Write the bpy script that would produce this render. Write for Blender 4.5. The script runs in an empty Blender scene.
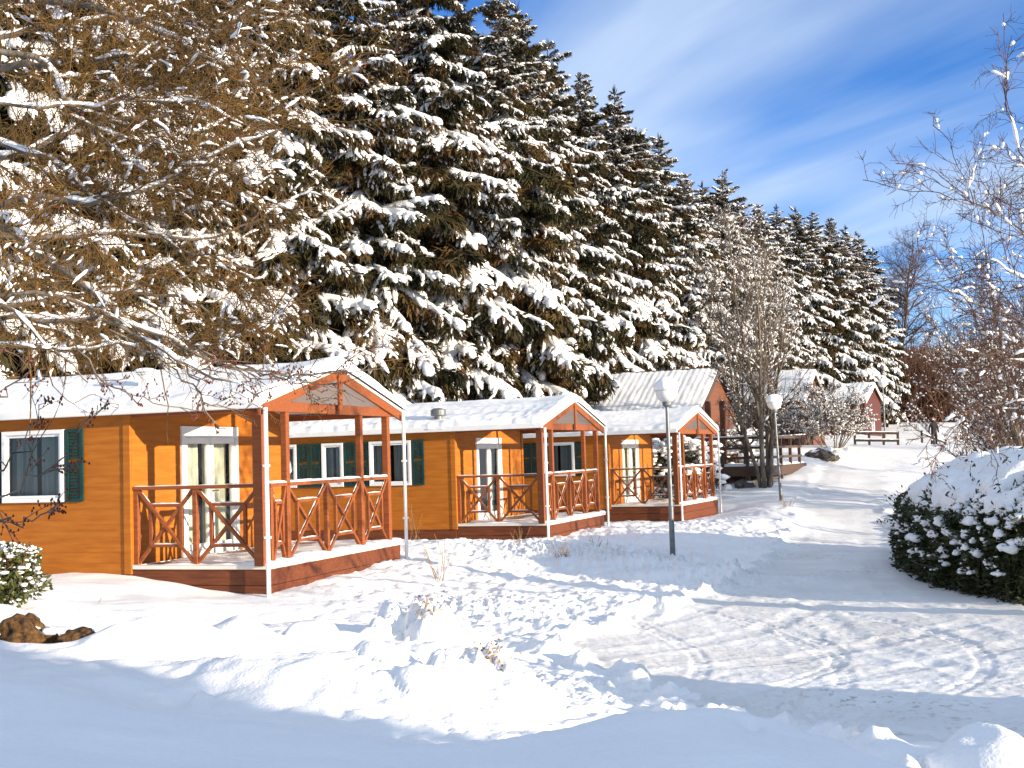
import bpy, bmesh, math, random
import numpy as np
from mathutils import Vector, Matrix, noise as mnoise
R = math.radians
rng = np.random.default_rng(7)
random.seed(7)
scene = bpy.context.scene
COL = scene.collection

# ------------------------------------------------------------------ camera
F_PX, PITCH, ROLL = 1208.5, 0.05947, 0.03132
cd = bpy.data.cameras.new('camera'); cam = bpy.data.objects.new('camera', cd); COL.objects.link(cam)
cd.sensor_width = 36; cd.lens = 36*F_PX/1024; cd.clip_end = 3000; cd.clip_start = .05
sp_, cp_ = math.sin(PITCH), math.cos(PITCH)
Fv = Vector((0, cp_, sp_)); r0 = Vector((1, 0, 0)); u0 = Vector((0, -sp_, cp_))
sr, cr = math.sin(ROLL), math.cos(ROLL)
Rv = cr*r0 - sr*u0; Uv = sr*r0 + cr*u0
M = Matrix((Rv, Uv, -Fv)).transposed().to_4x4()
cam.matrix_world = M
scene.camera = cam
def at(px, py, d):
    """a surveyed point: the spot d metres ahead seen in that direction"""
    X, Y = px-512, py-384
    x = X*cr - Y*sr; y = X*sr + Y*cr
    a = Vector((x/F_PX, 1, -y/F_PX))
    r = Vector((a.x, a.y*cp_ - a.z*sp_, a.y*sp_ + a.z*cp_))
    return r*(d/r.y)

# ------------------------------------------------------------------ helpers
def tag(o, label=None, cat=None, group=None, kind=None):
    if label: o['label'] = label
    if cat: o['category'] = cat
    if group: o['group'] = group
    if kind: o['kind'] = kind
    return o
def empty(name, loc=(0, 0, 0), rz=0):
    o = bpy.data.objects.new(name, None); COL.objects.link(o); o.location = loc; o.rotation_euler = (0, 0, rz)
    o.empty_display_size = .2
    return o
def mesh_obj(name, V, F, mat, parent=None, smooth=False, mats=None, midx=None):
    me = bpy.data.meshes.new(name)
    V = np.asarray(V, dtype=np.float32)
    if isinstance(F, np.ndarray):
        k = F.shape[1]; n = len(F)
        me.vertices.add(len(V)); me.vertices.foreach_set('co', V.ravel())
        me.loops.add(n*k); me.loops.foreach_set('vertex_index', F.astype(np.int32).ravel())
        me.polygons.add(n); me.polygons.foreach_set('loop_start', np.arange(0, n*k, k, dtype=np.int32))
        me.update(calc_edges=True)
    else:
        me.from_pydata([tuple(v) for v in V.tolist()], [], F)
    if smooth: me.polygons.foreach_set('use_smooth', [True]*len(me.polygons))
    for m in (mats or [mat]): me.materials.append(m)
    if midx is not None: me.polygons.foreach_set('material_index', np.asarray(midx, dtype=np.int32))
    me.validate()
    o = bpy.data.objects.new(name, me); COL.objects.link(o)
    if parent is not None: o.parent = parent
    return o
class MB:
    def __init__(s): s.v = []; s.f = []
    def hexa(s, p):      # 8 corners: bottom 0-3, top 4-7
        b = len(s.v); s.v += [tuple(q) for q in p]
        for q in ((0, 3, 2, 1), (4, 5, 6, 7), (0, 1, 5, 4), (1, 2, 6, 5), (2, 3, 7, 6), (3, 0, 4, 7)): s.f.append(tuple(b+i for i in q))
    def box(s, x0, x1, y0, y1, z0, z1):
        s.hexa([(x0, y0, z0), (x1, y0, z0), (x1, y1, z0), (x0, y1, z0), (x0, y0, z1), (x1, y0, z1), (x1, y1, z1), (x0, y1, z1)])
    def bar(s, a, b, w, t, up=(0, 0, 1)):   # w across, t along 'up' side
        a = Vector(a); b = Vector(b); d = (b-a).normalized(); up = Vector(up)
        sx = d.cross(up)
        if sx.length < 1e-4: sx = d.cross(Vector((0, 1, 0)))
        sx.normalize(); uz = sx.cross(d).normalized()
        sx *= w/2; uz *= t/2
        s.hexa([a-sx-uz, a+sx-uz, b+sx-uz, b-sx-uz, a-sx+uz, a+sx+uz, b+sx+uz, b-sx+uz])
    def tube(s, pts, rad, n=8, cap=True):
        pts = [Vector(p) for p in pts]; rings = []
        if not hasattr(rad, '__len__'): rad = [rad]*len(pts)
        for i, p in enumerate(pts):
            d = (pts[min(i+1, len(pts)-1)]-pts[max(i-1, 0)]).normalized()
            a = d.cross(Vector((0, 1, 0)) if abs(d.y) < .9 else Vector((1, 0, 0))).normalized(); c = d.cross(a)
            b = len(s.v)
            for k in range(n):
                t = 2*math.pi*k/n; s.v.append(tuple(p + (a*math.cos(t)+c*math.sin(t))*rad[i]))
            rings.append(b)
        for i in range(len(rings)-1):
            for k in range(n):
                k2 = (k+1) % n; s.f.append((rings[i]+k, rings[i]+k2, rings[i+1]+k2, rings[i+1]+k))
        if cap:
            s.f.append(tuple(rings[0]+k for k in reversed(range(n)))); s.f.append(tuple(rings[-1]+k for k in range(n)))
    def build(s, name, mat, parent=None, smooth=False, bevel=0):
        o = mesh_obj(name, np.array(s.v), list(s.f), mat, parent, smooth)
        bm = bmesh.new(); bm.from_mesh(o.data); bmesh.ops.recalc_face_normals(bm, faces=bm.faces); bm.to_mesh(o.data); bm.free()
        if bevel:
            m = o.modifiers.new('bevel', 'BEVEL'); m.width = bevel; m.segments = 2; m.limit_method = 'ANGLE'
        return o
def copy_tree(o, parent=None):
    c = o.copy(); COL.objects.link(c)
    if parent is not None: c.parent = parent
    for ch in list(o.children): copy_tree(ch, c)
    return c

# tubes for many polylines at once: P (N,K,3), Rr (N,K)
def tubes(P, Rr, S=3, flat=1.0):
    N, K, _ = P.shape
    T = np.empty_like(P); T[:, 1:-1] = P[:, 2:]-P[:, :-2]; T[:, 0] = P[:, 1]-P[:, 0]; T[:, -1] = P[:, -1]-P[:, -2]
    T /= np.linalg.norm(T, axis=2, keepdims=True)+1e-9
    up = np.zeros_like(T); up[..., 2] = 1
    vert = np.abs(T[..., 2]) > .93; up[vert] = (1, 0, 0)
    A = np.cross(T, up); A /= np.linalg.norm(A, axis=2, keepdims=True)+1e-9
    B = np.cross(A, T)
    a = np.arange(S)*2*np.pi/S + .3
    V = P[:, :, None]+Rr[:, :, None, None]*(A[:, :, None]*np.cos(a)[None, None, :, None]+B[:, :, None]*np.sin(a)[None, None, :, None]*flat)
    V = V.reshape(-1, 3)
    base = (np.arange(N)*K*S)[:, None, None]
    i = np.arange(K-1)[None, :, None]*S; k = np.arange(S)[None, None, :]; k2 = (k+1) % S
    F = np.stack([base+i+k, base+i+k2, base+i+S+k2, base+i+S+k], -1).reshape(-1, 4)
    return V, F
def merge(parts):
    Vs, Fs, b = [], [], 0
    for V, F in parts:
        Vs.append(V); Fs.append(F+b); b += len(V)
    return np.concatenate(Vs), np.concatenate(Fs)
def fade(t): return t*t*t*(t*(t*6-15)+10)
def perlin(x, y, seed=0):
    g = np.random.default_rng(seed); perm = g.permutation(256); ang = g.random(256)*2*np.pi
    xi = np.floor(x).astype(int); yi = np.floor(y).astype(int); xf = x-xi; yf = y-yi
    def gr(ix, iy, dx, dy):
        h = perm[(perm[ix & 255]+iy) & 255]; return np.cos(ang[h])*dx+np.sin(ang[h])*dy
    u, v = fade(xf), fade(yf)
    a = gr(xi, yi, xf, yf)*(1-u)+gr(xi+1, yi, xf-1, yf)*u
    b = gr(xi, yi+1, xf, yf-1)*(1-u)+gr(xi+1, yi+1, xf-1, yf-1)*u
    return (a*(1-v)+b*v)*1.5
def fbm(x, y, seed, octv=4, gain=.5):
    s = 0; a = 1
    for i in range(octv): s = s+a*perlin(x*2**i+13*i, y*2**i-7*i, seed+i); a *= gain
    return s
def sstep(a, b, x):
    t = np.clip((x-a)/(b-a), 0, 1); return t*t*(3-2*t)

# ------------------------------------------------------------------ materials
def nt(name):
    m = bpy.data.materials.new(name); m.use_nodes = True; t = m.node_tree
    b = t.nodes['Principled BSDF']; return m, t, b
def N(t, ty, **kw):
    n = t.nodes.new(ty)
    for k, v in kw.items():
        if k.startswith('i_'): n.inputs[k[2:].replace('_', ' ')].default_value = v
        else: setattr(n, k, v)
    return n
def ramp(t, stops):
    r = t.nodes.new('ShaderNodeValToRGB'); e = r.color_ramp.elements
    while len(e) < len(stops): e.new(.5)
    for q, (p, c) in zip(e, stops): q.position = p; q.color = (*c, 1)
    return r
def mat_noise(name, c1, c2, scale=4, rough=.7, bump=0, bscale=40, coord='Object', stretch=(1, 1, 1), detail=4, lo=.35, hi=.65, spec=.3, rand=0, bdist=.02):
    m, t, b = nt(name)
    tc = N(t, 'ShaderNodeTexCoord'); mp = N(t, 'ShaderNodeMapping'); mp.inputs['Scale'].default_value = stretch
    t.links.new(tc.outputs[coord], mp.inputs['Vector'])
    n = N(t, 'ShaderNodeTexNoise', i_Scale=scale, i_Detail=detail); t.links.new(mp.outputs[0], n.inputs['Vector'])
    r = ramp(t, [(lo, c1), (hi, c2)]); t.links.new(n.outputs['Fac'], r.inputs[0])
    out = r.outputs[0]
    if rand:
        oi = N(t, 'ShaderNodeObjectInfo'); hs = N(t, 'ShaderNodeHueSaturation'); ma = N(t, 'ShaderNodeMapRange')
        ma.inputs['To Min'].default_value = 1-rand; ma.inputs['To Max'].default_value = 1+rand
        t.links.new(oi.outputs['Random'], ma.inputs['Value']); t.links.new(ma.outputs[0], hs.inputs['Value']); t.links.new(out, hs.inputs['Color']); out = hs.outputs[0]
    t.links.new(out, b.inputs['Base Color'])
    b.inputs['Roughness'].default_value = rough; b.inputs['Specular IOR Level'].default_value = spec
    if bump:
        n2 = N(t, 'ShaderNodeTexNoise', i_Scale=bscale, i_Detail=5); t.links.new(mp.outputs[0], n2.inputs['Vector'])
        bp = N(t, 'ShaderNodeBump', i_Strength=bump, i_Distance=bdist); t.links.new(n2.outputs['Fac'], bp.inputs['Height']); t.links.new(bp.outputs[0], b.inputs['Normal'])
    return m
def mat_flat(name, c, rough=.5, metal=0, spec=.5):
    m, t, b = nt(name); b.inputs['Base Color'].default_value = (*c, 1); b.inputs['Roughness'].default_value = rough; b.inputs['Metallic'].default_value = metal
    b.inputs['Specular IOR Level'].default_value = spec; return m
MAT = {}
MAT['snow'] = mat_noise('snow', (.88, .875, .87), (.92, .91, .90), 6, .75, .25, 60, bdist=.01, spec=.2)
MAT['snow_tree'] = mat_noise('snow_on_branches', (.84, .835, .83), (.9, .89, .88), 3, .8, .3, 25, bdist=.03, spec=.15)
MAT['ground'] = mat_noise('snow_ground', (.89, .88, .87), (.92, .91, .90), 2, .7, .6, 38, coord='Object', bdist=.012, spec=.25)
def wood(name, c1, c2, axis='x', rough=.6):
    st = {'x': (1, 12, 12), 'y': (12, 1, 12), 'z': (12, 12, 1)}[axis]
    return mat_noise(name, c1, c2, 2.5, rough, .2, 9, stretch=st, bdist=.004, lo=.3, hi=.7)
MAT['siding'] = mat_noise('ochre_siding', (.37, .112, .010), (.46, .152, .015), 2, .62, .15, 8, stretch=(1, 1, 9), bdist=.003, spec=.25)
MAT['timber'] = wood('stained_timber', (.19, .052, .014), (.31, .090, .026))
MAT['skirt'] = wood('skirt_boards', (.10, .026, .009), (.19, .055, .018))
MAT['white'] = mat_noise('white_paint', (.78, .78, .76), (.83, .83, .81), 5, .4)
MAT['ceiling'] = mat_noise('porch_ceiling_board', (.72, .67, .58), (.78, .73, .65), 3, .6)
MAT['shutter'] = mat_noise('green_shutter', (.004, .032, .030), (.008, .048, .043), 6, .5)
MAT['deck'] = wood('deck_boards', (.2, .13, .08), (.34, .24, .16))
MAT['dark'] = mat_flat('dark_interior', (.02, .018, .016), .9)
MAT['metal'] = mat_noise('galvanised_metal', (.14, .15, .155), (.22, .235, .24), 9, .45)
MAT['metal'].node_tree.nodes['Principled BSDF'].inputs['Metallic'].default_value = .4
MAT['roofmetal'] = mat_noise('roof_sheet', (.16, .16, .17), (.25, .25, .26), 3, .5)
MAT['curtain'] = mat_noise('curtain_cloth', (.62, .56, .45), (.8, .74, .62), 3, .9, stretch=(6, 6, .3))
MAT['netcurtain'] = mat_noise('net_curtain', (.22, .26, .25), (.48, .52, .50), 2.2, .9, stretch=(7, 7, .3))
MAT['brownwood'] = wood('brown_cladding', (.12, .045, .02), (.20, .075, .034))
MAT['redwood'] = wood('red_cladding', (.065, .018, .012), (.12, .034, .022))
MAT['darkwood'] = wood('dark_rail_timber', (.05, .028, .018), (.11, .065, .042))
MAT['greywood'] = wood('grey_fence_timber', (.10, .085, .07), (.19, .165, .14))
MAT['fence'] = mat_noise('dark_weathered_rails', (.02, .014, .011), (.05, .034, .026), 6, .8)
MAT['globe'] = mat_flat('opal_globe', (.78, .76, .71), .25)
MAT['bark'] = mat_noise('grey_bark', (.09, .07, .055), (.22, .18, .14), 7, .9, .6, 20, stretch=(1, 1, .4))
MAT['sprucebark'] = mat_noise('spruce_bark', (.05, .032, .02), (.12, .075, .045), 7, .9, .6, 15)
MAT['twig'] = mat_noise('golden_twigs', (.065, .036, .010), (.22, .122, .032), 1.3, .8, lo=.3, hi=.7)
MAT['twigred'] = mat_noise('red_brown_twigs', (.055, .026, .017), (.15, .075, .045), 1.1, .85)
MAT['twiggrey'] = mat_noise('grey_twigs', (.10, .075, .055), (.24, .19, .145), 1.5, .85)
MAT['rust'] = mat_noise('rusty_leaves', (.08, .018, .009), (.18, .045, .018), 3, .8)
def needle_mat():
    m, t, b = nt('spruce_needles')
    tc = N(t, 'ShaderNodeTexCoord'); n = N(t, 'ShaderNodeTexNoise', i_Scale=.9, i_Detail=5); t.links.new(tc.outputs['Object'], n.inputs['Vector'])
    r = ramp(t, [(.36, (.022, .022, .008)), (.50, (.050, .040, .013)), (.66, (.12, .062, .020))]); t.links.new(n.outputs['Fac'], r.inputs[0])
    oi = N(t, 'ShaderNodeObjectInfo'); hs = N(t, 'ShaderNodeHueSaturation'); ma = N(t, 'ShaderNodeMapRange')
    ma.inputs['To Min'].default_value = .7; ma.inputs['To Max'].default_value = 1.15
    t.links.new(oi.outputs['Random'], ma.inputs['Value']); t.links.new(ma.outputs[0], hs.inputs['Value']); t.links.new(r.outputs[0], hs.inputs['Color'])
    t.links.new(hs.outputs[0], b.inputs['Base Color']); b.inputs['Roughness'].default_value = .75; b.inputs['Specular IOR Level'].default_value = .2
    return m
MAT['needle'] = needle_mat()
MAT['hedge'] = mat_noise('laurel_leaves', (.020, .026, .008), (.050, .058, .018), 5, .5, rand=0)
MAT['bush'] = mat_noise('bush_leaves', (.035, .05, .012), (.11, .11, .028), 9, .45)
MAT['earth'] = mat_noise('earthy_stone', (.022, .012, .006), (.17, .085, .028), 18, .9, .8, 14, bdist=.04)
MAT['rock'] = mat_noise('grey_stone', (.05, .045, .04), (.16, .14, .12), 8, .9, .5, 12)
MAT['straw'] = mat_noise('dry_stems', (.22, .12, .05), (.42, .27, .13), 8, .8)
MAT['cloth_dark'] = mat_noise('dark_jacket', (.012, .012, .014), (.028, .026, .028), 8, .9)
MAT['skin'] = mat_flat('skin', (.45, .25, .18), .6)
def road_mat():
    m, t, b = nt('packed_snow')
    tc = N(t, 'ShaderNodeTexCoord')
    n = N(t, 'ShaderNodeTexNoise', i_Scale=.8, i_Detail=6); t.links.new(tc.outputs['Object'], n.inputs['Vector'])
    r = ramp(t, [(.3, (.74, .72, .69)), (.65, (.87, .86, .84))]); t.links.new(n.outputs['Fac'], r.inputs[0])
    # grit and earth carried on tyres, in a few patches
    n2 = N(t, 'ShaderNodeTexNoise', i_Scale=14, i_Detail=5); t.links.new(tc.outputs['Object'], n2.inputs['Vector'])
    n3 = N(t, 'ShaderNodeTexNoise', i_Scale=.45, i_Detail=2); t.links.new(tc.outputs['Object'], n3.inputs['Vector'])
    r2 = ramp(t, [(.56, (0, 0, 0)), (.66, (1, 1, 1))]); t.links.new(n2.outputs['Fac'], r2.inputs[0])
    r3 = ramp(t, [(.50, (0, 0, 0)), (.66, (.75, .75, .75))]); t.links.new(n3.outputs['Fac'], r3.inputs[0])
    mu = N(t, 'ShaderNodeMath', operation='MULTIPLY'); t.links.new(r2.outputs[0], mu.inputs[0]); t.links.new(r3.outputs[0], mu.inputs[1])
    mx = N(t, 'ShaderNodeMixRGB'); mx.inputs[2].default_value = (.32, .26, .2, 1); t.links.new(mu.outputs[0], mx.inputs[0]); t.links.new(r.outputs[0], mx.inputs[1])
    t.links.new(mx.outputs[0], b.inputs['Base Color']); b.inputs['Roughness'].default_value = .6; b.inputs['Specular IOR Level'].default_value = .3
    nb = N(t, 'ShaderNodeTexNoise', i_Scale=22, i_Detail=6, i_Roughness=.65); t.links.new(tc.outputs['Object'], nb.inputs['Vector'])
    bp = N(t, 'ShaderNodeBump', i_Strength=.5, i_Distance=.02); t.links.new(nb.outputs['Fac'], bp.inputs['Height']); t.links.new(bp.outputs[0], b.inputs['Normal'])
    return m
MAT['road'] = road_mat()
def glass_mat():
    m, t, b = nt('window_glass')
    b.inputs['Base Color'].default_value = (.9, .95, .95, 1); b.inputs['Roughness'].default_value = .03
    b.inputs['Transmission Weight'].default_value = 1; b.inputs['IOR'].default_value = 1.45
    # thin pane: straight-through transmission with a mirror-like reflection
    tr = N(t, 'ShaderNodeBsdfTransparent'); tr.inputs[0].default_value = (.8, .86, .85, 1)
    gl = N(t, 'ShaderNodeBsdfGlossy'); gl.inputs['Roughness'].default_value = .02
    fr = N(t, 'ShaderNodeFresnel'); fr.inputs['IOR'].default_value = 1.6
    mx = N(t, 'ShaderNodeMixShader'); t.links.new(fr.outputs[0], mx.inputs[0]); t.links.new(tr.outputs[0], mx.inputs[1]); t.links.new(gl.outputs[0], mx.inputs[2])
    t.links.new(mx.outputs[0], t.nodes['Material Output'].inputs[0]); return m
MAT['glass'] = glass_mat()

# ------------------------------------------------------------------ terrain
ctrl = []
def C(px, py, d): p = at(px, py, d); ctrl.append((p.x, p.y, p.z))
for a in [(-60, 600, 12), (40, 640, 9.5), (130, 574, 16.1), (0, 572, 17.2), (85, 574, 16.3), (203, 596, 15.6), (268, 592, 15.2), (402, 557, 19.1), (545, 541, 25.2),
          (405, 544, 26.6), (605, 526, 29.0), (682, 521, 33.6), (609, 523, 34.4), (720, 514, 37.3), (673, 560, 21.8), (781, 500, 37), (765, 487, 42),
          (740, 475, 46), (820, 545, 24.4), (880, 545, 24.4), (840, 500, 37), (845, 470, 45), (878, 457, 52), (890, 436, 70), (935, 453, 71), (875, 444, 62),
          (823, 458, 50), (840, 446, 54), (900, 563, 20), (1024, 608, 14.3), (1100, 640, 11.5), (960, 650, 11.6), (800, 660, 11.4), (700, 640, 13), (600, 640, 12.6),
          (560, 600, 16), (480, 575, 18.5), (300, 640, 12.), (150, 640, 12), (900, 700, 9), (700, 700, 9.2), (1024, 700, 8.9), (790, 447, 58), (760, 450, 62)]: C(*a)
ctrl += [(-25, 20, -1.3), (-30, 45, -.5), (-10, 30, -1.6), (-6, 45, -1.2), (5, 60, -.2), (15, 85, .8), (30, 110, 2.2), (50, 130, 3), (60, 90, .5), (40, 60, -1.2), (30, 30, -2.3),
         (20, 20, -2.2), (14, 10, -2.0), (14, 0, -1.8), (6, 2, -1.5), (0, -4, -1.5), (-10, 0, -1.2), (-20, 5, -1.1), (20, -15, -1.6), (-20, -15, -1), (-60, 100, 4), (0, 150, 6), (100, 180, 8),
         (-80, 20, 0), (80, 0, -2), (9, 30, -2.1), (12, 40, -1.7), (0, 32, -1.7), (-2, 24, -1.6), (14, 50, -.9), (120, 60, 0), (-120, 60, 4), (120, 300, 22), (-120, 300, 22), (0, 300, 22), (18, 46, -1.3), (26, 100, 2), (18, 66, .2)]
ctrl = np.array(ctrl)
def tps_fit(P, lam=.6):
    n = len(P); d = np.linalg.norm(P[:, None, :2]-P[None, :, :2], axis=2)
    K = np.where(d > 0, d*d*np.log(d+1e-9), 0)+lam*np.eye(n)*2
    A = np.zeros((n+3, n+3)); A[:n, :n] = K; A[:n, n] = 1; A[:n, n+1:] = P[:, :2]; A[n, :n] = 1; A[n+1:, :n] = P[:, :2].T
    return np.linalg.solve(A, np.append(P[:, 2], [0, 0, 0]))
TW = tps_fit(ctrl)
def base_h(x, y):
    x = np.asarray(x, float); y = np.asarray(y, float); s = TW[-3]+TW[-2]*x+TW[-1]*y
    for (cx, cy, _), w in zip(ctrl, TW[:-3]):
        r2 = (x-cx)**2+(y-cy)**2+1e-9; s = s+w*.5*r2*np.log(r2)
    return s
# near bank: crest polyline in plan
crest = [at(*a) for a in [(-420, 610, 6.2), (-120, 668, 5.6), (0, 689, 5.35), (120, 709, 5.15), (260, 727, 5.05), (400, 747, 4.95), (470, 741, 4.9), (560, 735, 5.0), (640, 717, 5.2), (720, 709, 5.2), (790, 728, 5.0), (850, 748, 4.85), (915, 772, 4.7), (1024, 800, 4.6), (1250, 830, 4.6)]]
cx_ = np.array([p.x for p in crest]); cy_ = np.array([p.y for p in crest]); cz_ = np.array([p.z for p in crest])
mounds = []   # x, y, rx, ry, h, power
def Mo(px, py, d, rx, ry, h, p=1.0, rot=0): q = at(px, py, d); mounds.append((q.x, q.y, rx, ry, h, p, rot))
Mo(330, 706, 8.2, .95, .80, .25, .9); Mo(410, 690, 8.6, .35, .35, .12, .6); Mo(440, 715, 7.9, .25, .3, .12, .6)
Mo(384, 620, 12.3, .17, .22, .16, .6); Mo(404, 618, 12.4, .24, .26, .24, .6); Mo(432, 626, 12.1, .24, .24, .30, .45); Mo(465, 630, 12.2, .25, .22, .14, .6); Mo(372, 626, 12.0, .16, .16, .10, .6); Mo(415, 645, 11.4, .5, .35, .10)
Mo(346, 648, 10.6, .40, .36, .20, .7); Mo(310, 650, 10.6, .22, .2, .12, .6); Mo(258, 655, 10.2, .42, .42, .13, .9); Mo(235, 655, 10.2, .35, .22, .14, .7); Mo(300, 640, 11.6, .6, .4, .12); Mo(215, 712, 7.6, .7, .35, -.12, .8); Mo(440, 690, 8.6, .25, .3, -.10, .8)
Mo(483, 680, 9.2, .27, .26, .24, .7); Mo(497, 700, 8.8, .26, .22, .20, .5); Mo(462, 705, 8.3, .2, .2, .15, .5); Mo(520, 712, 8.3, .3, .22, .12, .6)
Mo(190, 672, 9.6, .45, .28, .24, .7, .3); Mo(140, 680, 9.2, .35, .22, .14, .7, .2); Mo(110, 672, 9.2, .4, .2, .08, 1, .2); Mo(201, 716, 7.7, .055, .055, .07, .4)
Mo(60, 625, 11, 1.3, .7, .08); Mo(-60, 620, 10.5, 1.5, 1, .1)
Mo(690, 540, 26.5, 2.4, 1.0, .10); Mo(625, 560, 20.5, 1.3, .45, .16); Mo(700, 574, 18.6, 1.3, .35, .16)
Mo(750, 525, 30, 1.2, 1.6, .25); Mo(775, 512, 33, .9, 2.2, .26)
Mo(742, 716, 5.1, .17, .16, .15, .6); Mo(800, 697, 9.3, .5, .25, .1); Mo(880, 722, 7.2, .4, .3, .12); Mo(935, 735, 6.6, .35, .3, .14); Mo(1005, 745, 6.0, .35, .35, .28, .5)
# packed road: centre line and half width (plan)
roadc = np.array([(7.5, 3, 5.), (6.5, 8, 5.0), (4.2, 12.5, 4.0), (4.6, 16, 2.6), (5.6, 20, 1.6), (6.6, 25, 1.25), (8.4, 31, 1.25), (10.2, 38, 1.2), (12.4, 45, 1.25), (15.3, 52, 1.6), (19, 60, 2.0), (24.5, 75, 2.5), (30, 100, 3)])
def roadmask(x, y):
    c = np.interp(y, roadc[:, 1], roadc[:, 0]); w = np.interp(y, roadc[:, 1], roadc[:, 2])
    e = fbm(x*.9, y*.9, 50, 3)*.35
    return 1-sstep(-.25, .35, np.abs(x-c)-w+e)
ROUGH = []
for (a_, b_, d_, r_, h_) in [(420, 626, 12.1, .42, .10), (500, 705, 8.7, .42, .11), (470, 705, 8.3, .25, .06), (560, 690, 9.6, .8, .06), (640, 560, 21.5, 1.6, .12), (720, 578, 18.8, 1.3, .09), (800, 700, 8.6, .9, .05), (470, 600, 15, 1.6, .07), (560, 545, 23, 1.8, .10)]:
    q_ = at(a_, b_, d_); ROUGH.append((q_.x, q_.y, r_, h_))
def ridge(v): return 1-np.abs(v)*2
tracks = []   # polylines in plan where tyres pressed grooves
def Tr(pts, off):
    q = [at(*p) for p in pts]; a = np.array([(p.x, p.y) for p in q])
    t = np.linspace(0, 1, 160); k = np.linspace(0, 1, len(a))
    xs = np.interp(t, k, a[:, 0]); ys = np.interp(t, k, a[:, 1])
    ker = np.ones(21)/21
    xs = np.convolve(np.pad(xs, 10, 'edge'), ker, 'valid'); ys = np.convolve(np.pad(ys, 10, 'edge'), ker, 'valid')
    for o in off:
        tx = np.gradient(xs); ty = np.gradient(ys); l = np.hypot(tx, ty)
        tracks.append((xs-ty/l*o, ys+tx/l*o))
Tr([(480, 590, 17), (560, 598, 16), (630, 612, 14.8), (675, 632, 13.2), (702, 655, 12.0), (700, 676, 10.7), (660, 700, 9.4), (560, 725, 8.3)], (0, 1.25))
Tr([(760, 590, 16.6), (850, 603, 15), (930, 622, 13.3), (980, 648, 11.9), (990, 672, 10.7), (955, 697, 9.6), (880, 720, 8.7), (780, 740, 7.9)], (0, -1.3))
Tr([(430, 570, 19.2), (560, 577, 18.6), (700, 585, 17.6), (850, 592, 16.6), (960, 605, 15.2), (1040, 618, 14)], (0, .28))
Tr([(560, 655, 11.8), (700, 668, 11), (850, 680, 10.4), (1030, 690, 9.9)], (0, ))
Tr([(860, 545, 24), (840, 505, 35), (850, 478, 43), (885, 455, 54)], (-.7, .7))
ruts = []
nt_ = len(tracks)
Tr([(1060, 668, 10.4), (950, 640, 12), (870, 608, 14.8), (838, 578, 18.0), (832, 550, 23), (834, 520, 30), (842, 492, 38), (858, 468, 47), (885, 447, 60)], (-.62, .62))
Tr([(480, 660, 11.6), (600, 640, 12.8), (720, 614, 14.4), (790, 588, 17), (818, 556, 22), (828, 530, 27)], (-.62, .62))
Tr([(560, 690, 9.8), (700, 678, 10.4), (860, 655, 11.5), (1040, 625, 13.4)], (-.6, .6))
ruts = tracks[nt_:]; del tracks[nt_:]
def ground_h(x, y, fine=True):
    x = np.asarray(x, float); y = np.asarray(y, float)
    h = base_h(x, y)
    # road lies a little below the verges
    rm = roadmask(x, y)
    h = h-.05*rm
    for mx, my, rx, ry, hh, p, rot in mounds:
        c, s = math.cos(rot), math.sin(rot); dx = (x-mx)*c+(y-my)*s; dy = -(x-mx)*s+(y-my)*c
        r2 = (dx/rx)**2+(dy/ry)**2
        h = h+(hh*np.sqrt(np.clip(1-r2*.75, 0, 1))*(1+.25*perlin(x*4+mx, y*4, 19)) if p < .65 else hh*np.exp(-r2**(1/p)*.9))
    # near bank
    yc = np.interp(x, cx_, cy_); zc = np.interp(x, cx_, cz_)
    wob = perlin(x*1.3, y*0+3, 90)*.02
    d = y-yc
    bank = zc+wob-np.where(d > 0, .42*np.maximum(d, 0)**1.5, 0)-np.where(d < 0, .04*np.minimum(-d, 6)+0, 0)
    k = .09
    hb = np.where(d > 3, h, np.logaddexp(h/k, bank/k)*k)
    hb = np.where(d < -6, np.maximum(h, -1.45), hb)
    h = hb
    # drift undulation
    near = np.exp(-np.maximum(y-7, 0)/30)
    bankm = sstep(.6, -.2, d)
    calm = 1-.8*rm
    h = h+fbm(x*.55, y*.75, 11, 3)*.055*calm*(1-.7*bankm)
    h = h+fbm(x*1.0+.6*y, y*3.2, 17, 3)*.012*bankm
    left = sstep(-.6, -2.2, x)*sstep(15, 12, y)*(1-bankm)
    h = h+fbm(x*1.6+y*.5, y*2.2-x*.6, 23, 3)*.05*left
    # trodden, lumpy snow between mounds and road
    lump = sstep(-3.2, -.6, x+.12*(y-12))*(1-.85*rm)*(1-bankm)*sstep(45, 24, y)
    edge = np.clip(4*rm*(1-rm), 0, 1)
    if fine:
        n1 = fbm(x*3.1, y*3.1, 31, 4, .55); n2 = ridge(perlin(x*5, y*5, 37))
        h = h+lump*(.036*n1+.028*np.maximum(n2, 0)*np.maximum(perlin(x*.8, y*.8, 44)+.25, 0))
        h = h+edge*(1-bankm)*(.10*np.maximum(fbm(x*2.8, y*2.8, 61, 4, .55), -.2)+.06)*np.exp(-np.maximum(y-20, 0)/40)
        h = h+rm*(1-bankm)*(fbm(x*4.5, y*4.5, 71, 4, .65)*.0045+fbm(x*13, y*13, 73, 2)*.004*sstep(24, 12, y))
        h = h+(1-rm)*(1-bankm)*fbm(x*8, y*8, 77, 3)*.010*(lump+.10)
        for (qx, qy, qr, qa) in ROUGH:
            h = h+np.exp(-((x-qx)**2+(y-qy)**2)/qr**2)*(np.abs(fbm(x*7, y*7, 91, 4, .6))-.2)*qa
        cl = np.maximum(perlin(x*6.5, y*6.5, 81)-.35, 0)*sstep(-.1, .4, perlin(x*.45, y*.45, 83))
        h = h+cl*.09*(1-bankm)*(lump+.25*rm)
    return h
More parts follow.
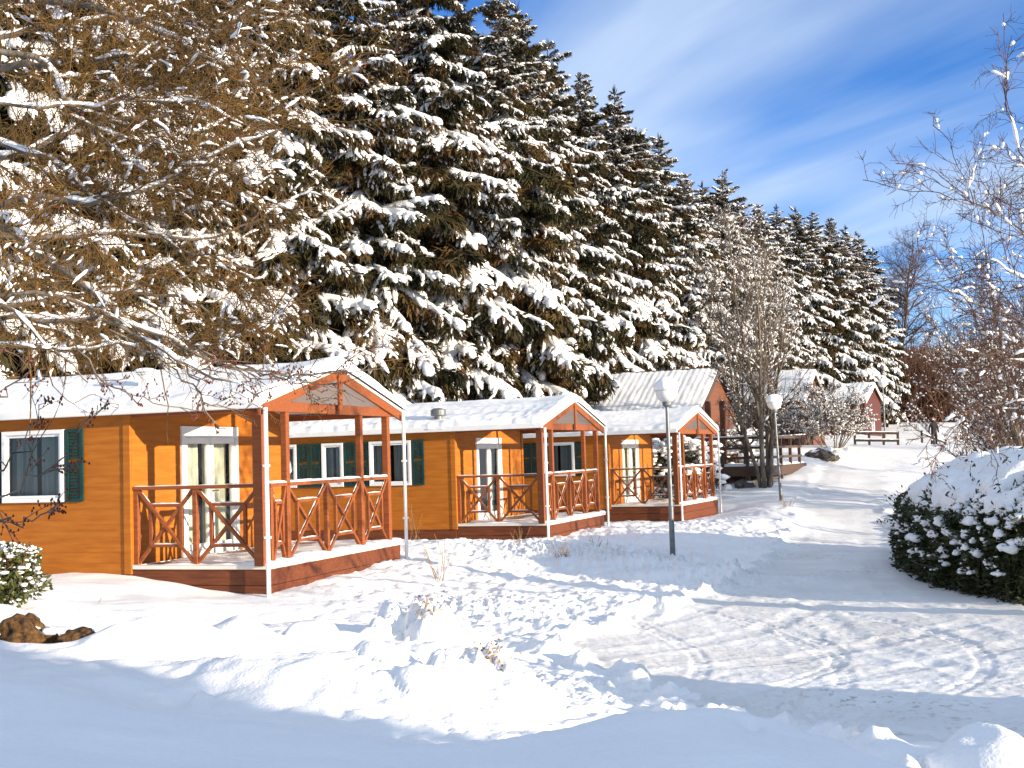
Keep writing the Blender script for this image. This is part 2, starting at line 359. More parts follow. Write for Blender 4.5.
def gz(x, y): return float(ground_h(np.array([x]), np.array([y]))[0])

def axis(segs):
    out = [segs[0][0]]
    for a, b, st in segs:
        n = max(1, int(round((b-a)/st))); out += list(np.linspace(a, b, n+1)[1:])
    return np.array(out)
xs = axis([(-400, -120, 28), (-120, -40, 5), (-40, -16, 1.2), (-16, -6, .2), (-6, -1.2, .045), (-1.2, 5.6, .026), (5.6, 7.5, .05), (7.5, 12, .12), (12, 30, .5), (30, 60, 2), (60, 120, 6), (120, 400, 28)])
ys = axis([(-120, -30, 10), (-30, 0, 2), (0, 3.6, .3), (3.6, 5.6, .03), (5.6, 7, .06), (7, 13.2, .026), (13.2, 20, .055), (20, 30, .11), (30, 50, .25), (50, 80, .6), (80, 150, 3), (150, 420, 18)])
GX, GY = np.meshgrid(xs, ys)
GZ = ground_h(GX, GY)
for tx, ty in tracks:
    sel = (GX > tx.min()-1) & (GX < tx.max()+1) & (GY > ty.min()-1) & (GY < ty.max()+1)
    X1 = GX[sel]; Y1 = GY[sel]; D = np.full(X1.shape, 9.)
    for a, b in zip(tx[::2], ty[::2]): D = np.minimum(D, (X1-a)**2+(Y1-b)**2)
    D = np.sqrt(D)
    g = np.exp(-(D/.10)**6)*(.004+.009*np.maximum(np.cos(D*2*np.pi/.066), 0)**2); rim = np.exp(-((D-.125)/.02)**2)*.003
    GZ[sel] += rim-g
for tx, ty in ruts:
    sel = (GX > tx.min()-1) & (GX < tx.max()+1) & (GY > ty.min()-1) & (GY < ty.max()+1)
    X1 = GX[sel]; Y1 = GY[sel]; D = np.full(X1.shape, 9.)
    for a, b in zip(tx, ty): D = np.minimum(D, (X1-a)**2+(Y1-b)**2)
    D = np.sqrt(D)+.03*perlin(X1*2, Y1*2, 404)
    GZ[sel] += np.exp(-((D-.24)/.07)**2)*(.005+.007*perlin(X1*5, Y1*5, 405))-np.exp(-(D/.15)**4)*.008
# small hollow in the hummock of the near bank
q = at(752, 728, 5.0); GZ -= .05*np.exp(-(((GX-q.x)/.035)**2+((GY-q.y)/.06)**2))
# keep the snow just out of the chalets' floors is not needed: skirts stand in it
V = np.stack([GX, GY, GZ], -1).reshape(-1, 3)
ny, nx = GX.shape
I = (np.arange(ny-1)[:, None]*nx+np.arange(nx-1)[None]).reshape(-1)
Fq = np.stack([I, I+1, I+1+nx, I+nx], -1)
RM = roadmask(GX, GY); rmf = (RM[:-1, :-1]+RM[1:, 1:])/2
rmf = (rmf > .55) & (GY[:-1, :-1] > 6.8) & (GY[:-1, :-1] < 100)
def sub(mask, name, mat):
    f = Fq[mask.ravel()]; u, inv = np.unique(f, return_inverse=True)
    return tag(mesh_obj(name, V[u], inv.reshape(f.shape), mat, smooth=True), kind='structure')
sub(~rmf, 'ground', MAT['ground']); sub(rmf, 'road', MAT['road'])

# ------------------------------------------------------------------ sun and sky
SUN_EL, SUN_AZ = R(10.4), R(123.0)
sd = bpy.data.lights.new('sun', 'SUN'); sun = bpy.data.objects.new('sun', sd); COL.objects.link(sun)
sd.energy = 4.3; sd.angle = R(.53); sd.color = (1, .85, .66)
to_sun = Vector((math.sin(SUN_AZ)*math.cos(SUN_EL), math.cos(SUN_AZ)*math.cos(SUN_EL), math.sin(SUN_EL)))
sun.rotation_euler = to_sun.to_track_quat('Z', 'Y').to_euler(); sun.location = (20, -10, 20)
w = bpy.data.worlds.new('World'); scene.world = w; w.use_nodes = True; t = w.node_tree; bg = t.nodes['Background']
sky = t.nodes.new('ShaderNodeTexSky'); sky.sky_type = 'NISHITA'; sky.sun_disc = False; sky.sun_elevation = SUN_EL; sky.sun_rotation = SUN_AZ
sky.air_density = .75; sky.dust_density = 0; sky.ozone_density = 2.2; sky.altitude = 1500
tc = N(t, 'ShaderNodeTexCoord'); sep = N(t, 'ShaderNodeSeparateXYZ'); t.links.new(tc.outputs['Generated'], sep.inputs[0])
mz = N(t, 'ShaderNodeMath', operation='MAXIMUM'); mz.inputs[1].default_value = .03; t.links.new(sep.outputs[2], mz.inputs[0])
dx = N(t, 'ShaderNodeMath', operation='DIVIDE'); dy = N(t, 'ShaderNodeMath', operation='DIVIDE')
t.links.new(sep.outputs[0], dx.inputs[0]); t.links.new(mz.outputs[0], dx.inputs[1]); t.links.new(sep.outputs[1], dy.inputs[0]); t.links.new(mz.outputs[0], dy.inputs[1])
cb = N(t, 'ShaderNodeCombineXYZ'); t.links.new(dx.outputs[0], cb.inputs[0]); t.links.new(dy.outputs[0], cb.inputs[1])
mp0 = N(t, 'ShaderNodeMapping'); mp0.inputs['Rotation'].default_value = (0, 0, R(-109)); t.links.new(cb.outputs[0], mp0.inputs['Vector'])
mp = N(t, 'ShaderNodeMapping'); mp.inputs['Scale'].default_value = (.30, 1.15, 1); mp.inputs['Location'].default_value = (2.2, 6.1, 0); t.links.new(mp0.outputs[0], mp.inputs['Vector'])
n1 = N(t, 'ShaderNodeTexNoise', i_Scale=1.0, i_Detail=7, i_Roughness=.5, i_Distortion=.4); t.links.new(mp.outputs[0], n1.inputs['Vector'])
n2 = N(t, 'ShaderNodeTexNoise', i_Scale=.35, i_Detail=3); t.links.new(mp0.outputs[0], n2.inputs['Vector'])
ad = N(t, 'ShaderNodeMath', operation='ADD'); t.links.new(n1.outputs['Fac'], ad.inputs[0]); t.links.new(n2.outputs['Fac'], ad.inputs[1])
bk = N(t, 'ShaderNodeMapRange'); bk.inputs['From Min'].default_value = .55; bk.inputs['From Max'].default_value = -.4; bk.inputs['To Min'].default_value = 0; bk.inputs['To Max'].default_value = .34; t.links.new(sep.outputs[1], bk.inputs['Value'])  # extra cloud cover added behind the viewer to brighten the shaded snow
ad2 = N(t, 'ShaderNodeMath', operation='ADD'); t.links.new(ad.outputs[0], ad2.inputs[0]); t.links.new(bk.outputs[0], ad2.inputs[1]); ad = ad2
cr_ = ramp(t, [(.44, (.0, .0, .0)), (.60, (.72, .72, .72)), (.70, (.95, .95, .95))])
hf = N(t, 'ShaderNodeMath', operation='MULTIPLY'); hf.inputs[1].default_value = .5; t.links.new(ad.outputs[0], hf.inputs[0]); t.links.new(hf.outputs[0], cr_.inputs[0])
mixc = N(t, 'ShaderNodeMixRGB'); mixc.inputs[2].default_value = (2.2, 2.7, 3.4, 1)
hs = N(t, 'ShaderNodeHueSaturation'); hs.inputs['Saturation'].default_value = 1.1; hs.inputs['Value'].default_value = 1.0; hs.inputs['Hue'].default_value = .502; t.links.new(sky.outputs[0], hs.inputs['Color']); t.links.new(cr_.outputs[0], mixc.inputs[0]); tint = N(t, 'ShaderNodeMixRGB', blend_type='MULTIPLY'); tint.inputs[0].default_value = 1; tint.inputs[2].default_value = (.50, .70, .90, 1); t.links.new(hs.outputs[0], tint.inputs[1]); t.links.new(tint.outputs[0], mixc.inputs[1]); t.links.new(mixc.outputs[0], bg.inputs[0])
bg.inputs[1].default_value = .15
scene.view_settings.view_transform = 'Standard'; scene.view_settings.look = 'None'; scene.view_settings.exposure = 1.06; scene.view_settings.gamma = 1
scene.cycles.max_bounces = 6; scene.cycles.diffuse_bounces = 3; scene.cycles.transparent_max_bounces = 6
scene.cycles.use_denoising = True
scene.cycles.use_adaptive_sampling = True

# ------------------------------------------------------------------ chalets
def siding(mb, ax, const, a0, a1, z0, z1, openings=(), out=-1, ch=.145):
    """lapped boards on a wall along x (ax='x', at y=const) or along y, with rectangular openings (a0,a1,z0,z1)"""
    z = z0
    cuts = sorted({z0, z1, *[o[2] for o in openings], *[o[3] for o in openings]})
    rows = []
    k = 0
    while z < z1-1e-6:
        zt = min(z0+(k+1)*ch, z1); k += 1
        mids = [c for c in cuts if z+1e-4 < c < zt-1e-4]
        e = [z]+mids+[zt]
        for i in range(len(e)-1): rows.append((e[i], e[i+1], z, zt))
        z = zt
    for b0, b1, zb, zt in rows:
        zc = (b0+b1)/2; spans = [(a0, a1)]
        for o in openings:
            if o[2] < zc < o[3]:
                ns = []
                for s in spans:
                    if o[1] <= s[0] or o[0] >= s[1]: ns.append(s); continue
                    if o[0] > s[0]: ns.append((s[0], o[0]))
                    if o[1] < s[1]: ns.append((o[1], s[1]))
                spans = ns
        p = lambda q: .020-.0035*(q-zb)/(zt-zb)
        for s0, s1 in spans:
            d0, d1 = const+out*p(b0), const+out*p(b1); di = const-out*.05
            if ax == 'x': mb.hexa([(s0, d0, b0), (s1, d0, b0), (s1, di, b0), (s0, di, b0), (s0, d1, b1), (s1, d1, b1), (s1, di, b1), (s0, di, b1)])
            else: mb.hexa([(d0, s0, b0), (d0, s1, b0), (di, s1, b0), (di, s0, b0), (d1, s0, b1), (d1, s1, b1), (di, s1, b1), (di, s0, b1)])
def P3(ax, a, c, z): return (a, c, z) if ax == 'x' else (c, a, z)
def abox(mb, ax, a0, a1, c0, c1, z0, z1):
    if ax == 'x': mb.box(a0, a1, min(c0, c1), max(c0, c1), z0, z1)
    else: mb.box(min(c0, c1), max(c0, c1), a0, a1, z0, z1)
def ring(mb, ax, a0, a1, c0, c1, z0, z1, w):
    abox(mb, ax, a0, a1, c0, c1, z0, z0+w); abox(mb, ax, a0, a1, c0, c1, z1-w, z1)
    abox(mb, ax, a0, a0+w, c0, c1, z0+w, z1-w); abox(mb, ax, a1-w, a1, c0, c1, z0+w, z1-w)
def curtain(name, ax, a0, a1, c, z0, z1, mat, parent, amp=.02, wave=.09, seed=0):
    n = max(8, int((a1-a0)/.012)); a = np.linspace(a0, a1, n)
    off = np.sin(a*2*np.pi/wave+seed)*amp*.6+np.sin(a*2*np.pi/wave*.43+seed*2)*amp*.5
    rows = []
    for z, k in ((z0, 1.2), ((z0+z1)/2, 1), (z1, .8)):
        rows += [P3(ax, a[i], c+off[i]*k, z) for i in range(n)]
    F = [(r*n+i, r*n+i+1, (r+1)*n+i+1, (r+1)*n+i) for r in range(2) for i in range(n-1)]
    return mesh_obj(name, np.array(rows), F, mat, parent, smooth=True)
def window(ax, a0, a1, z0, z1, const, out, parent, curt=True, seed=0, mull=False):
    f = MB(); ring(f, ax, a0, a1, const+out*.045, const-out*.03, z0, z1, .055)
    fo = f.build('window', MAT['white'], parent, bevel=.004)
    s = MB(); ring(s, ax, a0+.057, a1-.057, const+out*.02, const-out*.02, z0+.057, z1-.057, .035)
    if mull: abox(s, ax, (a0+a1)/2-.03, (a0+a1)/2+.03, const+out*.021, const-out*.02, z0+.092, z1-.092)
    s.build('sash', MAT['white'], fo)
    g = MB(); abox(g, ax, a0+.09, a1-.09, const+out*.001, const-out*.001, z0+.09, z1-.09)
    v = [P3(ax, a0+.09, const, z0+.09), P3(ax, a1-.09, const, z0+.09), P3(ax, a1-.09, const, z1-.09), P3(ax, a0+.09, const, z1-.09)]
    mesh_obj('pane', np.array(v), [(0, 1, 2, 3)], MAT['glass'], fo)
    if curt:
        m = (a0+a1)/2
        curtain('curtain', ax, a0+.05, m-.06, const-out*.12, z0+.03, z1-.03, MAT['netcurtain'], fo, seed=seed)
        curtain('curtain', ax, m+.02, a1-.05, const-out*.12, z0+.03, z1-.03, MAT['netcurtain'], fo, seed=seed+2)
    return fo
def shutter(ax, a0, a1, z0, z1, const, out, parent):
    s = MB(); ring(s, ax, a0, a1, const+out*.055, const+out*.026, z0, z1, .045)
    abox(s, ax, a0+.045, a1-.045, const+out*.052, const+out*.026, (z0+z1)/2-.03, (z0+z1)/2+.03)
    n = 20
    for i in range(n):
        zz = z0+.05+(z1-z0-.1)*i/n
        if abs(zz-(z0+z1)/2) < .05: continue
        abox(s, ax, a0+.045, a1-.045, const+out*.043, const+out*.03, zz, zz+(z1-z0-.1)/n*.72)
    return s.build('shutter', MAT['shutter'], parent)
def snow_sheet(name, parent, x0, x1, y0, y1, zf, tf, nx_, ny_, edge=.07, mat='snow', wob=0):
    """snow lying on a surface z=zf(x,y), thickness tf, rounded borders"""
    X, Y = np.meshgrid(np.linspace(x0, x1, nx_), np.linspace(y0, y1, ny_))
    e = np.minimum(np.minimum(X-x0, x1-X), np.minimum(Y-y0, y1-Y)); r = np.clip(e/edge, 0, 1)
    T = tf(X, Y)*np.sqrt(1-(1-r)**2)
    Z = zf(X, Y)+.004+T
    if wob:
        yc = (y0+y1)/2; k_ = ((Y-yc)/(y1-yc)); Y = Y+wob*np.sign(k_)*np.abs(k_)**8*(perlin(X*1.1, X*0+7, 21)+.6*perlin(X*3.7, X*0+3, 22)); Z = Z-np.abs(k_)**10*wob*.8*np.maximum(perlin(X*1.1, X*0+7, 21), 0)
    Vt = np.stack([X, Y, Z], -1).reshape(-1, 3); I = (np.arange(ny_-1)[:, None]*nx_+np.arange(nx_-1)).reshape(-1)
    Ft = np.stack([I, I+1, I+1+nx_, I+nx_], -1)
    return mesh_obj(name, Vt, Ft, MAT[mat], parent, smooth=True)
def lattice(ax, a0, a1, c, z0, z1, parent, seed=0):
    m = MB(); w, t_ = .044, .040
    def p(a, z, o=0): return Vector(P3(ax, a, c+o, z))
    h = z1-z0; q = .22
    up = (0, 0, 1)
    def bar(A, B, o=0):
        m.bar(p(*A, o), p(*B, o), t_, w, up=(0, 1, 0) if ax == 'x' else (1, 0, 0))
    bar((a0, z0), (a1, z1), .010); bar((a0, z1), (a1, z0), -.010)
    b0 = a0+(a1-a0)*q; b1 = a1-(a1-a0)*q; y0 = z0+h*q; y1 = z1-h*q
    bar((b0, y0), (b1, y0), .004); bar((b0, y1), (b1, y1), .004)
    bar((b0, y0), (b0, y1), .006); bar((b1, y0), (b1, y1), .006)
    o = m.build('lattice_panel', MAT['timber'], parent)
    # snow lying on the sloping and level bars
    pl = []; rad = []
    r_ = np.random.default_rng(seed)
    def sn(A, B, k):
        A = np.array(p(*A)); B = np.array(p(*B)); s = np.linspace(0.02, .98, 9)
        q_ = A[None]+(B-A)[None]*s[:, None]; q_[:, 2] += .020
        pl.append(q_); rad.append(k*(.55+.5*r_.random(9))*np.array([.4, .8, 1, 1, 1, 1, 1, .8, .4]))
    sn((b0, y1), (b1, y1), .020); sn((b0, y0), (b1, y0), .018)
    cx, cz = (a0+a1)/2, (z0+z1)/2
    for A, B in (((a0, z1), (b0, y1)), ((b1, y1), (a1, z1)), ((a0, z0), (b0, y0)), ((a1, z0), (b1, y0)), ((b0, y0), (cx, cz)), ((cx, cz), (b1, y1))):
        sn(A, B, .013)
    Vs, Fs = tubes(np.array(pl), np.array(rad), 5)
    mesh_obj('snow', Vs, Fs, MAT['snow'], o, smooth=True)
    return o
W_, LP, LH = 4.0, 2.08, 7.7
RZ = 2.60; SL = .262
def roofz(x, y): return RZ-SL*np.abs(y-2)+.045
def chalet(i, pos, yaw, label, wins, vent):
    root = empty('chalet', pos, -yaw); tag(root, label, 'chalet', 'ochre chalets in a row')
    # walls
    wl = MB()
    side_open = [(a, b, z0, z1) for a, b, z0, z1, *_ in wins]
    siding(wl, 'x', 0, -LH, -LP, -.11, 2.05, side_open, -1)
    siding(wl, 'y', -LP, 0.0, W_, 0.0, 2.05, [(1.13, 2.60, .0, 1.74)], 1)
    siding(wl, 'x', W_, -LH, -LP, -.11, 2.05, (), 1); siding(wl, 'y', -LH, 0, W_, -.11, 2.05, (), -1)
    # gable triangle of the end wall
    for k in range(4):
        z0_, z1_ = 2.05+.14*k, min(2.05+.14*(k+1), 2.57); hw0 = (RZ-z0_)/SL; hw1 = (RZ-z1_)/SL
        wl.hexa([(-LP-.05, 2-hw0, z0_), (-LP+.02, 2-hw0, z0_), (-LP+.02, 2+hw0, z0_), (-LP-.05, 2+hw0, z0_), (-LP-.05, 2-hw1, z1_), (-LP+.01, 2-hw1, z1_), (-LP+.01, 2+hw1, z1_), (-LP-.05, 2+hw1, z1_)])
    wl.build('wall', MAT['siding'], root)
    for bx in ((-LP-.075, -LP+.036, -.036, .0, -.11, 2.03), (-LP+.03, -LP+.04, .0, .07, 0.01, 2.03), (-LP+.026, -LP+.04, W_-.08, W_+.03, 0.01, 2.03)):
        tr = MB(); tr.box(*bx); tr.build('corner_trim', MAT['siding'], root, bevel=.004)
    lin = MB(); lin.box(-LH+.2, -LP-.5, .5, W_-.3, -.05, 2.0)  # near-black block stands in for the unlit depth of the room
    lin.build('dark_room_block', MAT['dark'], root)
    sk = MB()
    for k in range(4): sk.box(-LH+.02, -LP, -.012+.002*k, .05, -.115-.2*(k+1)+.006, -.115-.2*k)
    sk.box(-LH+.02, -LH+.06, .05, W_, -.95, -.12); sk.box(-LH+.02, -LP, W_-.05, W_, -.95, -.12)
    sk.build('skirt', MAT['skirt'], root, bevel=.004)
    # deck with boarded skirt
    dk = MB()
    n = 29
    for k in range(n): dk.box(-LP+.03+k*(LP-.05)/n, -LP+.03+(k+.93)*(LP-.05)/n, .02, W_-.02, -.035, 0)
    dk.build('deck', MAT['deck'], root)
    ds = MB()
    for k in range(4):
        z1_ = -.045-.21*k; z0_ = z1_-.204
        ds.box(-LP+.005, -.0, 0.0+.003*k, .04, z0_, z1_)
        ds.box(-.04, -.004, .045, W_-.001, z0_, z1_)
    ds.box(-LP+.005, -.05, W_-.04, W_, -.9, -.045)
    ds.build('deck_skirt', MAT['skirt'] if i else MAT['skirt'], root, bevel=.005)
    de = MB(); de.box(-LP+.045, .03, -.03, .018, -.045, .012); de.box(-.017, .03, .02, W_+.02, -.045, .012)
    de.build('deck_edge', MAT['ceiling'], root, bevel=.006)
    # snow blown on the deck: thick along the open gable end
    def tf(X, Y):
        d = .012+.045*np.exp(-((X+.12)/.16)**2)+.03*fbm(X*1.3+7*i, Y*1.3, 5+i, 3)
        d = d-.03*sstep(-1.0, -1.6, X)*sstep(1.2, 2.0, Y)
        return d
    snow_sheet('deck_snow', root, -LP+.1, .045, -.04, W_+.02, lambda X, Y: X*0+.006, lambda X, Y: np.maximum(tf(X, Y), -.03), 70, 120, .03)
    # posts
    for (a, b, ww) in ((-.09, -.035, .125), (-.06, .57, .09), (-.06, 2.75, .09), (-.06, 3.68, .10)):
        p = MB(); p.box(a-ww/2, a+ww/2, b-ww/2, b+ww/2, .0, 1.962); p.build('post', MAT['timber'], root, bevel=.008)
    for (a, b) in ((-1.10, .05), (-LP+.075, .05), (-.06, 1.68), (-.06, .16)):
        p = MB(); p.box(a-.032, a+.032, b-.032, b+.032, .0, .99); p.build('rail_post', MAT['timber'], root, bevel=.005)
    # railings
    rl = MB(); rl.box(-LP+.042, -.165, .0, .09, .99, 1.035); rl.box(-.105, -.015, .12, 3.63, .99, 1.035)
    rl.build('top_rail', MAT['timber'], root, bevel=.005)
    for x0, x1, y0, y1 in ((-.108, -.012, .13, .525), (-.108, -.012, .615, 2.70), (-.108, -.012, 2.80, 3.625)):
        snow_sheet('rail_snow', root, x0, x1, y0, y1, lambda X, Y: X*0+1.034, lambda X, Y: .028+.008*perlin(X*9, Y*5, 3+i), 8, 60, .035)
    snow_sheet('rail_snow', root, -LP+.05, -.17, .0, .09, lambda X, Y: X*0+1.034, lambda X, Y: .008+.012*perlin(X*4, Y*5, 8+i), 60, 8, .03)
    lattice('x', -LP+.11, -1.135, .05, .05, .99, root, 1); lattice('x', -1.065, -.165, .05, .05, .99, root, 2)
    for a0, a1 in ((.195, .525), (.615, 1.645), (1.715, 2.705), (2.795, 3.63)): lattice('y', a0, a1, -.06, .05, .99, root, int(a0*10))
    # gable truss
    tb = MB(); tb.box(-.085, -.03, -.10, W_+.02, 1.964, 2.10); tb.build('tie_beam', MAT['timber'], root, bevel=.006)
    for s in (0, 1):
        rf = MB(); y0, y1 = (-.16, 1.985) if s == 0 else (W_+.16, 2.015)
        z0_, z1_ = RZ-SL*abs(y0-2)-.002, RZ-SL*abs(y1-2)-.002
        rf.hexa([(-.028, y0, z0_-.13), (.012, y0, z0_-.13), (.012, y1, z1_-.13), (-.028, y1, z1_-.13), (-.028, y0, z0_), (.012, y0, z0_), (.012, y1, z1_), (-.028, y1, z1_)])
        rf.build('rafter', MAT['timber'], root, bevel=.004)
    kp = MB(); kp.box(.014, .05, 1.94, 2.05, 1.97, 2.52); kp.build('king_post', MAT['timber'], root, bevel=.005)
    for y0, y1 in ((.01, .09), (W_-.09, W_-.01)):
        pl = MB(); pl.box(-LP+.04, -.16, y0, y1, 1.965, 2.05); pl.build('wall_plate', MAT['timber'], root)
    # ceiling under the porch
    ce = MB()
    for y0, y1 in ((-.12, 1.998), (2.002, W_+.12)):
        a, b = RZ-SL*abs(y0-2)-.004, RZ-SL*abs(y1-2)-.004
        ce.hexa([(-LP+.03, y0, a-.02), (-.033, y0, a-.02), (-.033, y1, b-.02), (-LP+.03, y1, b-.02), (-LP+.03, y0, a), (-.033, y0, a), (-.033, y1, b), (-LP+.03, y1, b)])
    ce.build('ceiling_panel', MAT['ceiling'], root)
    # roof
    ro = MB()
    for y0, y1 in ((-.14, 2.0), (2.0, W_+.14)):
        a, b = RZ-SL*abs(y0-2), RZ-SL*abs(y1-2)
        ro.hexa([(-LH-.1, y0, a), (.03, y0, a), (.03, y1, b), (-LH-.1, y1, b), (-LH-.1, y0, a+.045), (.03, y0, a+.045), (.03, y1, b+.045), (-LH-.1, y1, b+.045)])
    rfo = ro.build('roof', MAT['ceiling'], root)
    gu = MB(); zt = RZ-SL*2.2
    gu.box(-LH-.12, .04, -.225, -.145, zt-.03, zt+.08); gu.box(-LH-.12, .04, W_+.145, W_+.225, zt-.03, zt+.08)
    gu.build('gutter', MAT['white'], rfo, bevel=.012)
    g = np.random.default_rng(100+i)
    def rt(X, Y):
        d = np.minimum(Y+.21, W_+.21-Y)            # from the eave
        ribs = .009*np.maximum(np.cos((X+.4*perlin(X*.3, Y*2, 9))*2*np.pi/.30), -.3)*sstep(2.3, .2, d)*(.8 if i == 1 else 0)
        t_ = .095+.05*sstep(0, 1.6, d)+.05*sstep(-.7, .1, X)+.016*fbm(X*.8+9*i, Y*1.0, 33+i, 3)+.004*fbm(X*6, Y*6, 35, 2)+ribs
        t_ = t_+.05*np.exp(-((d-.12)/.16)**2)*(.6+.9*perlin(X*1.7, X*0+i, 12))
        return np.maximum(t_, .03)
    # snow hugging the ridge: round the crown
    def rz(X, Y): return RZ+.045-SL*np.sqrt((Y-2)**2+.03)
    snow_sheet('roof_snow', rfo, -LH-.13, .08, -.215, W_+.215, rz, rt, 560, 110, .085, wob=.05)
    # down pipes
    for (a, b) in ((.07, -.13), (.07, W_+.07)):
        p = MB(); p.tube([(a, b, 2.0), (a, b, -.55)], .028, 10); p.box(a-.034, a+.034, b-.034, b+.034, 1.25, 1.28); p.box(a-.034, a+.034, b-.034, b+.034, .35, .38)
        p.build('downpipe', MAT['white'], root, smooth=False)
    # windows and shutters on the long side
    for a, b, z0, z1, sl, s2 in wins:
        window('x', a, b, z0, z1, -.02, -1, root, seed=a*3)
        for s in (sl, s2):
            if s: shutter('x', s[0], s[1], z0, z1, 0, -1, root)
    # french door in the end wall
    c = -LP+.0
    fr = MB(); ring(fr, 'y', 1.13, 2.60, c+.05, c-.04, .005, 1.86, .075); abox(fr, 'y', 1.205, 2.525, c+.048, c-.04, 1.70, 1.785)
    d = fr.build('door', MAT['white'], root, bevel=.004)
    for k, (a, b) in enumerate(((1.207, 1.86), (1.870, 2.523))):
        lf = MB(); ring(lf, 'y', a, b, c+.03, c-.02, .085, 1.698, .085); l = lf.build('door_leaf', MAT['white'], d, bevel=.004)
        v = [(c, a+.08, .165), (c, b-.08, .165), (c, b-.08, 1.62), (c, a+.08, 1.62)]
        mesh_obj('pane', np.array(v), [(0, 1, 2, 3)], MAT['glass'], d)
        if i != 1: curtain('curtain', 'y', a+.03 if k == 0 else a+.05, b-.12 if k == 0 else b-.02, c-.13, .1, 1.69, MAT['curtain'], d, seed=k*2, amp=.03)
        else: curtain('curtain', 'y', a+.03 if k == 0 else b-.25, a+.20 if k == 0 else b-.04, c-.16, .1, 1.69, MAT['netcurtain'], d, seed=k)
    hd = MB(); hd.tube([(c+.035, 1.90, .92), (c+.075, 1.90, .92), (c+.075, 2.0, .92)], .01, 6); hd.build('handle', MAT['metal'], d)
    # roof vent
    vx, vy, kind = vent
    z = float(roofz(vx, vy))
    v = MB()
    if kind == 'box':
        v.box(vx-.075, vx+.075, vy-.075, vy+.075, z-.05, z+.27); v.box(vx-.1, vx+.1, vy-.1, vy+.1, z+.27, z+.30)
        vo = v.build('roof_vent', MAT['white'], rfo, bevel=.006)
    else:
        v.tube([(vx, vy, z-.05), (vx, vy, z+.16)], .09, 16); v.tube([(vx, vy, z+.17), (vx, vy, z+.19), (vx, vy, z+.30), (vx, vy, z+.33)], [.16, .17, .17, .11], 18)
        vo = v.build('roof_vent', MAT['metal'], rfo, smooth=False)
    snow_sheet('snow_cap', vo, vx-.12, vx+.12, vy-.12, vy+.12, lambda X, Y: X*0+z+(.30 if kind == 'box' else .33), lambda X, Y: .06+X*0, 14, 14, .1)
    # meter box on the skirt corner, pale downpipe shoe
    return root
WIN = [(-4.13, -3.10, .86, 1.84, (-4.44, -4.16), (-3.07, -2.79)), (-5.34, -4.79, .86, 1.84, (-5.64, -5.37), (-4.76, -4.475)), (-6.75, -6.0, .86, 1.84, (-7.05, -6.78), (-5.97, -5.68))]
CH = [chalet(0, (-3.147, 15.392, -1.290), .334, 'nearest ochre timber chalet, at left, its French door hung with cream curtains', WIN, (-2.35, .75, 'box')),
      chalet(1, (.639, 25.364, -1.427), .378, 'middle ochre chalet, with a round metal vent on its snowy roof', WIN, (-2.55, .25, 'round')),
      chalet(2, (4.576, 33.690, -1.487), .424, 'farthest and smallest of the three ochre chalets, behind the near lamp post', WIN, (-3.6, 3.2, 'box'))]

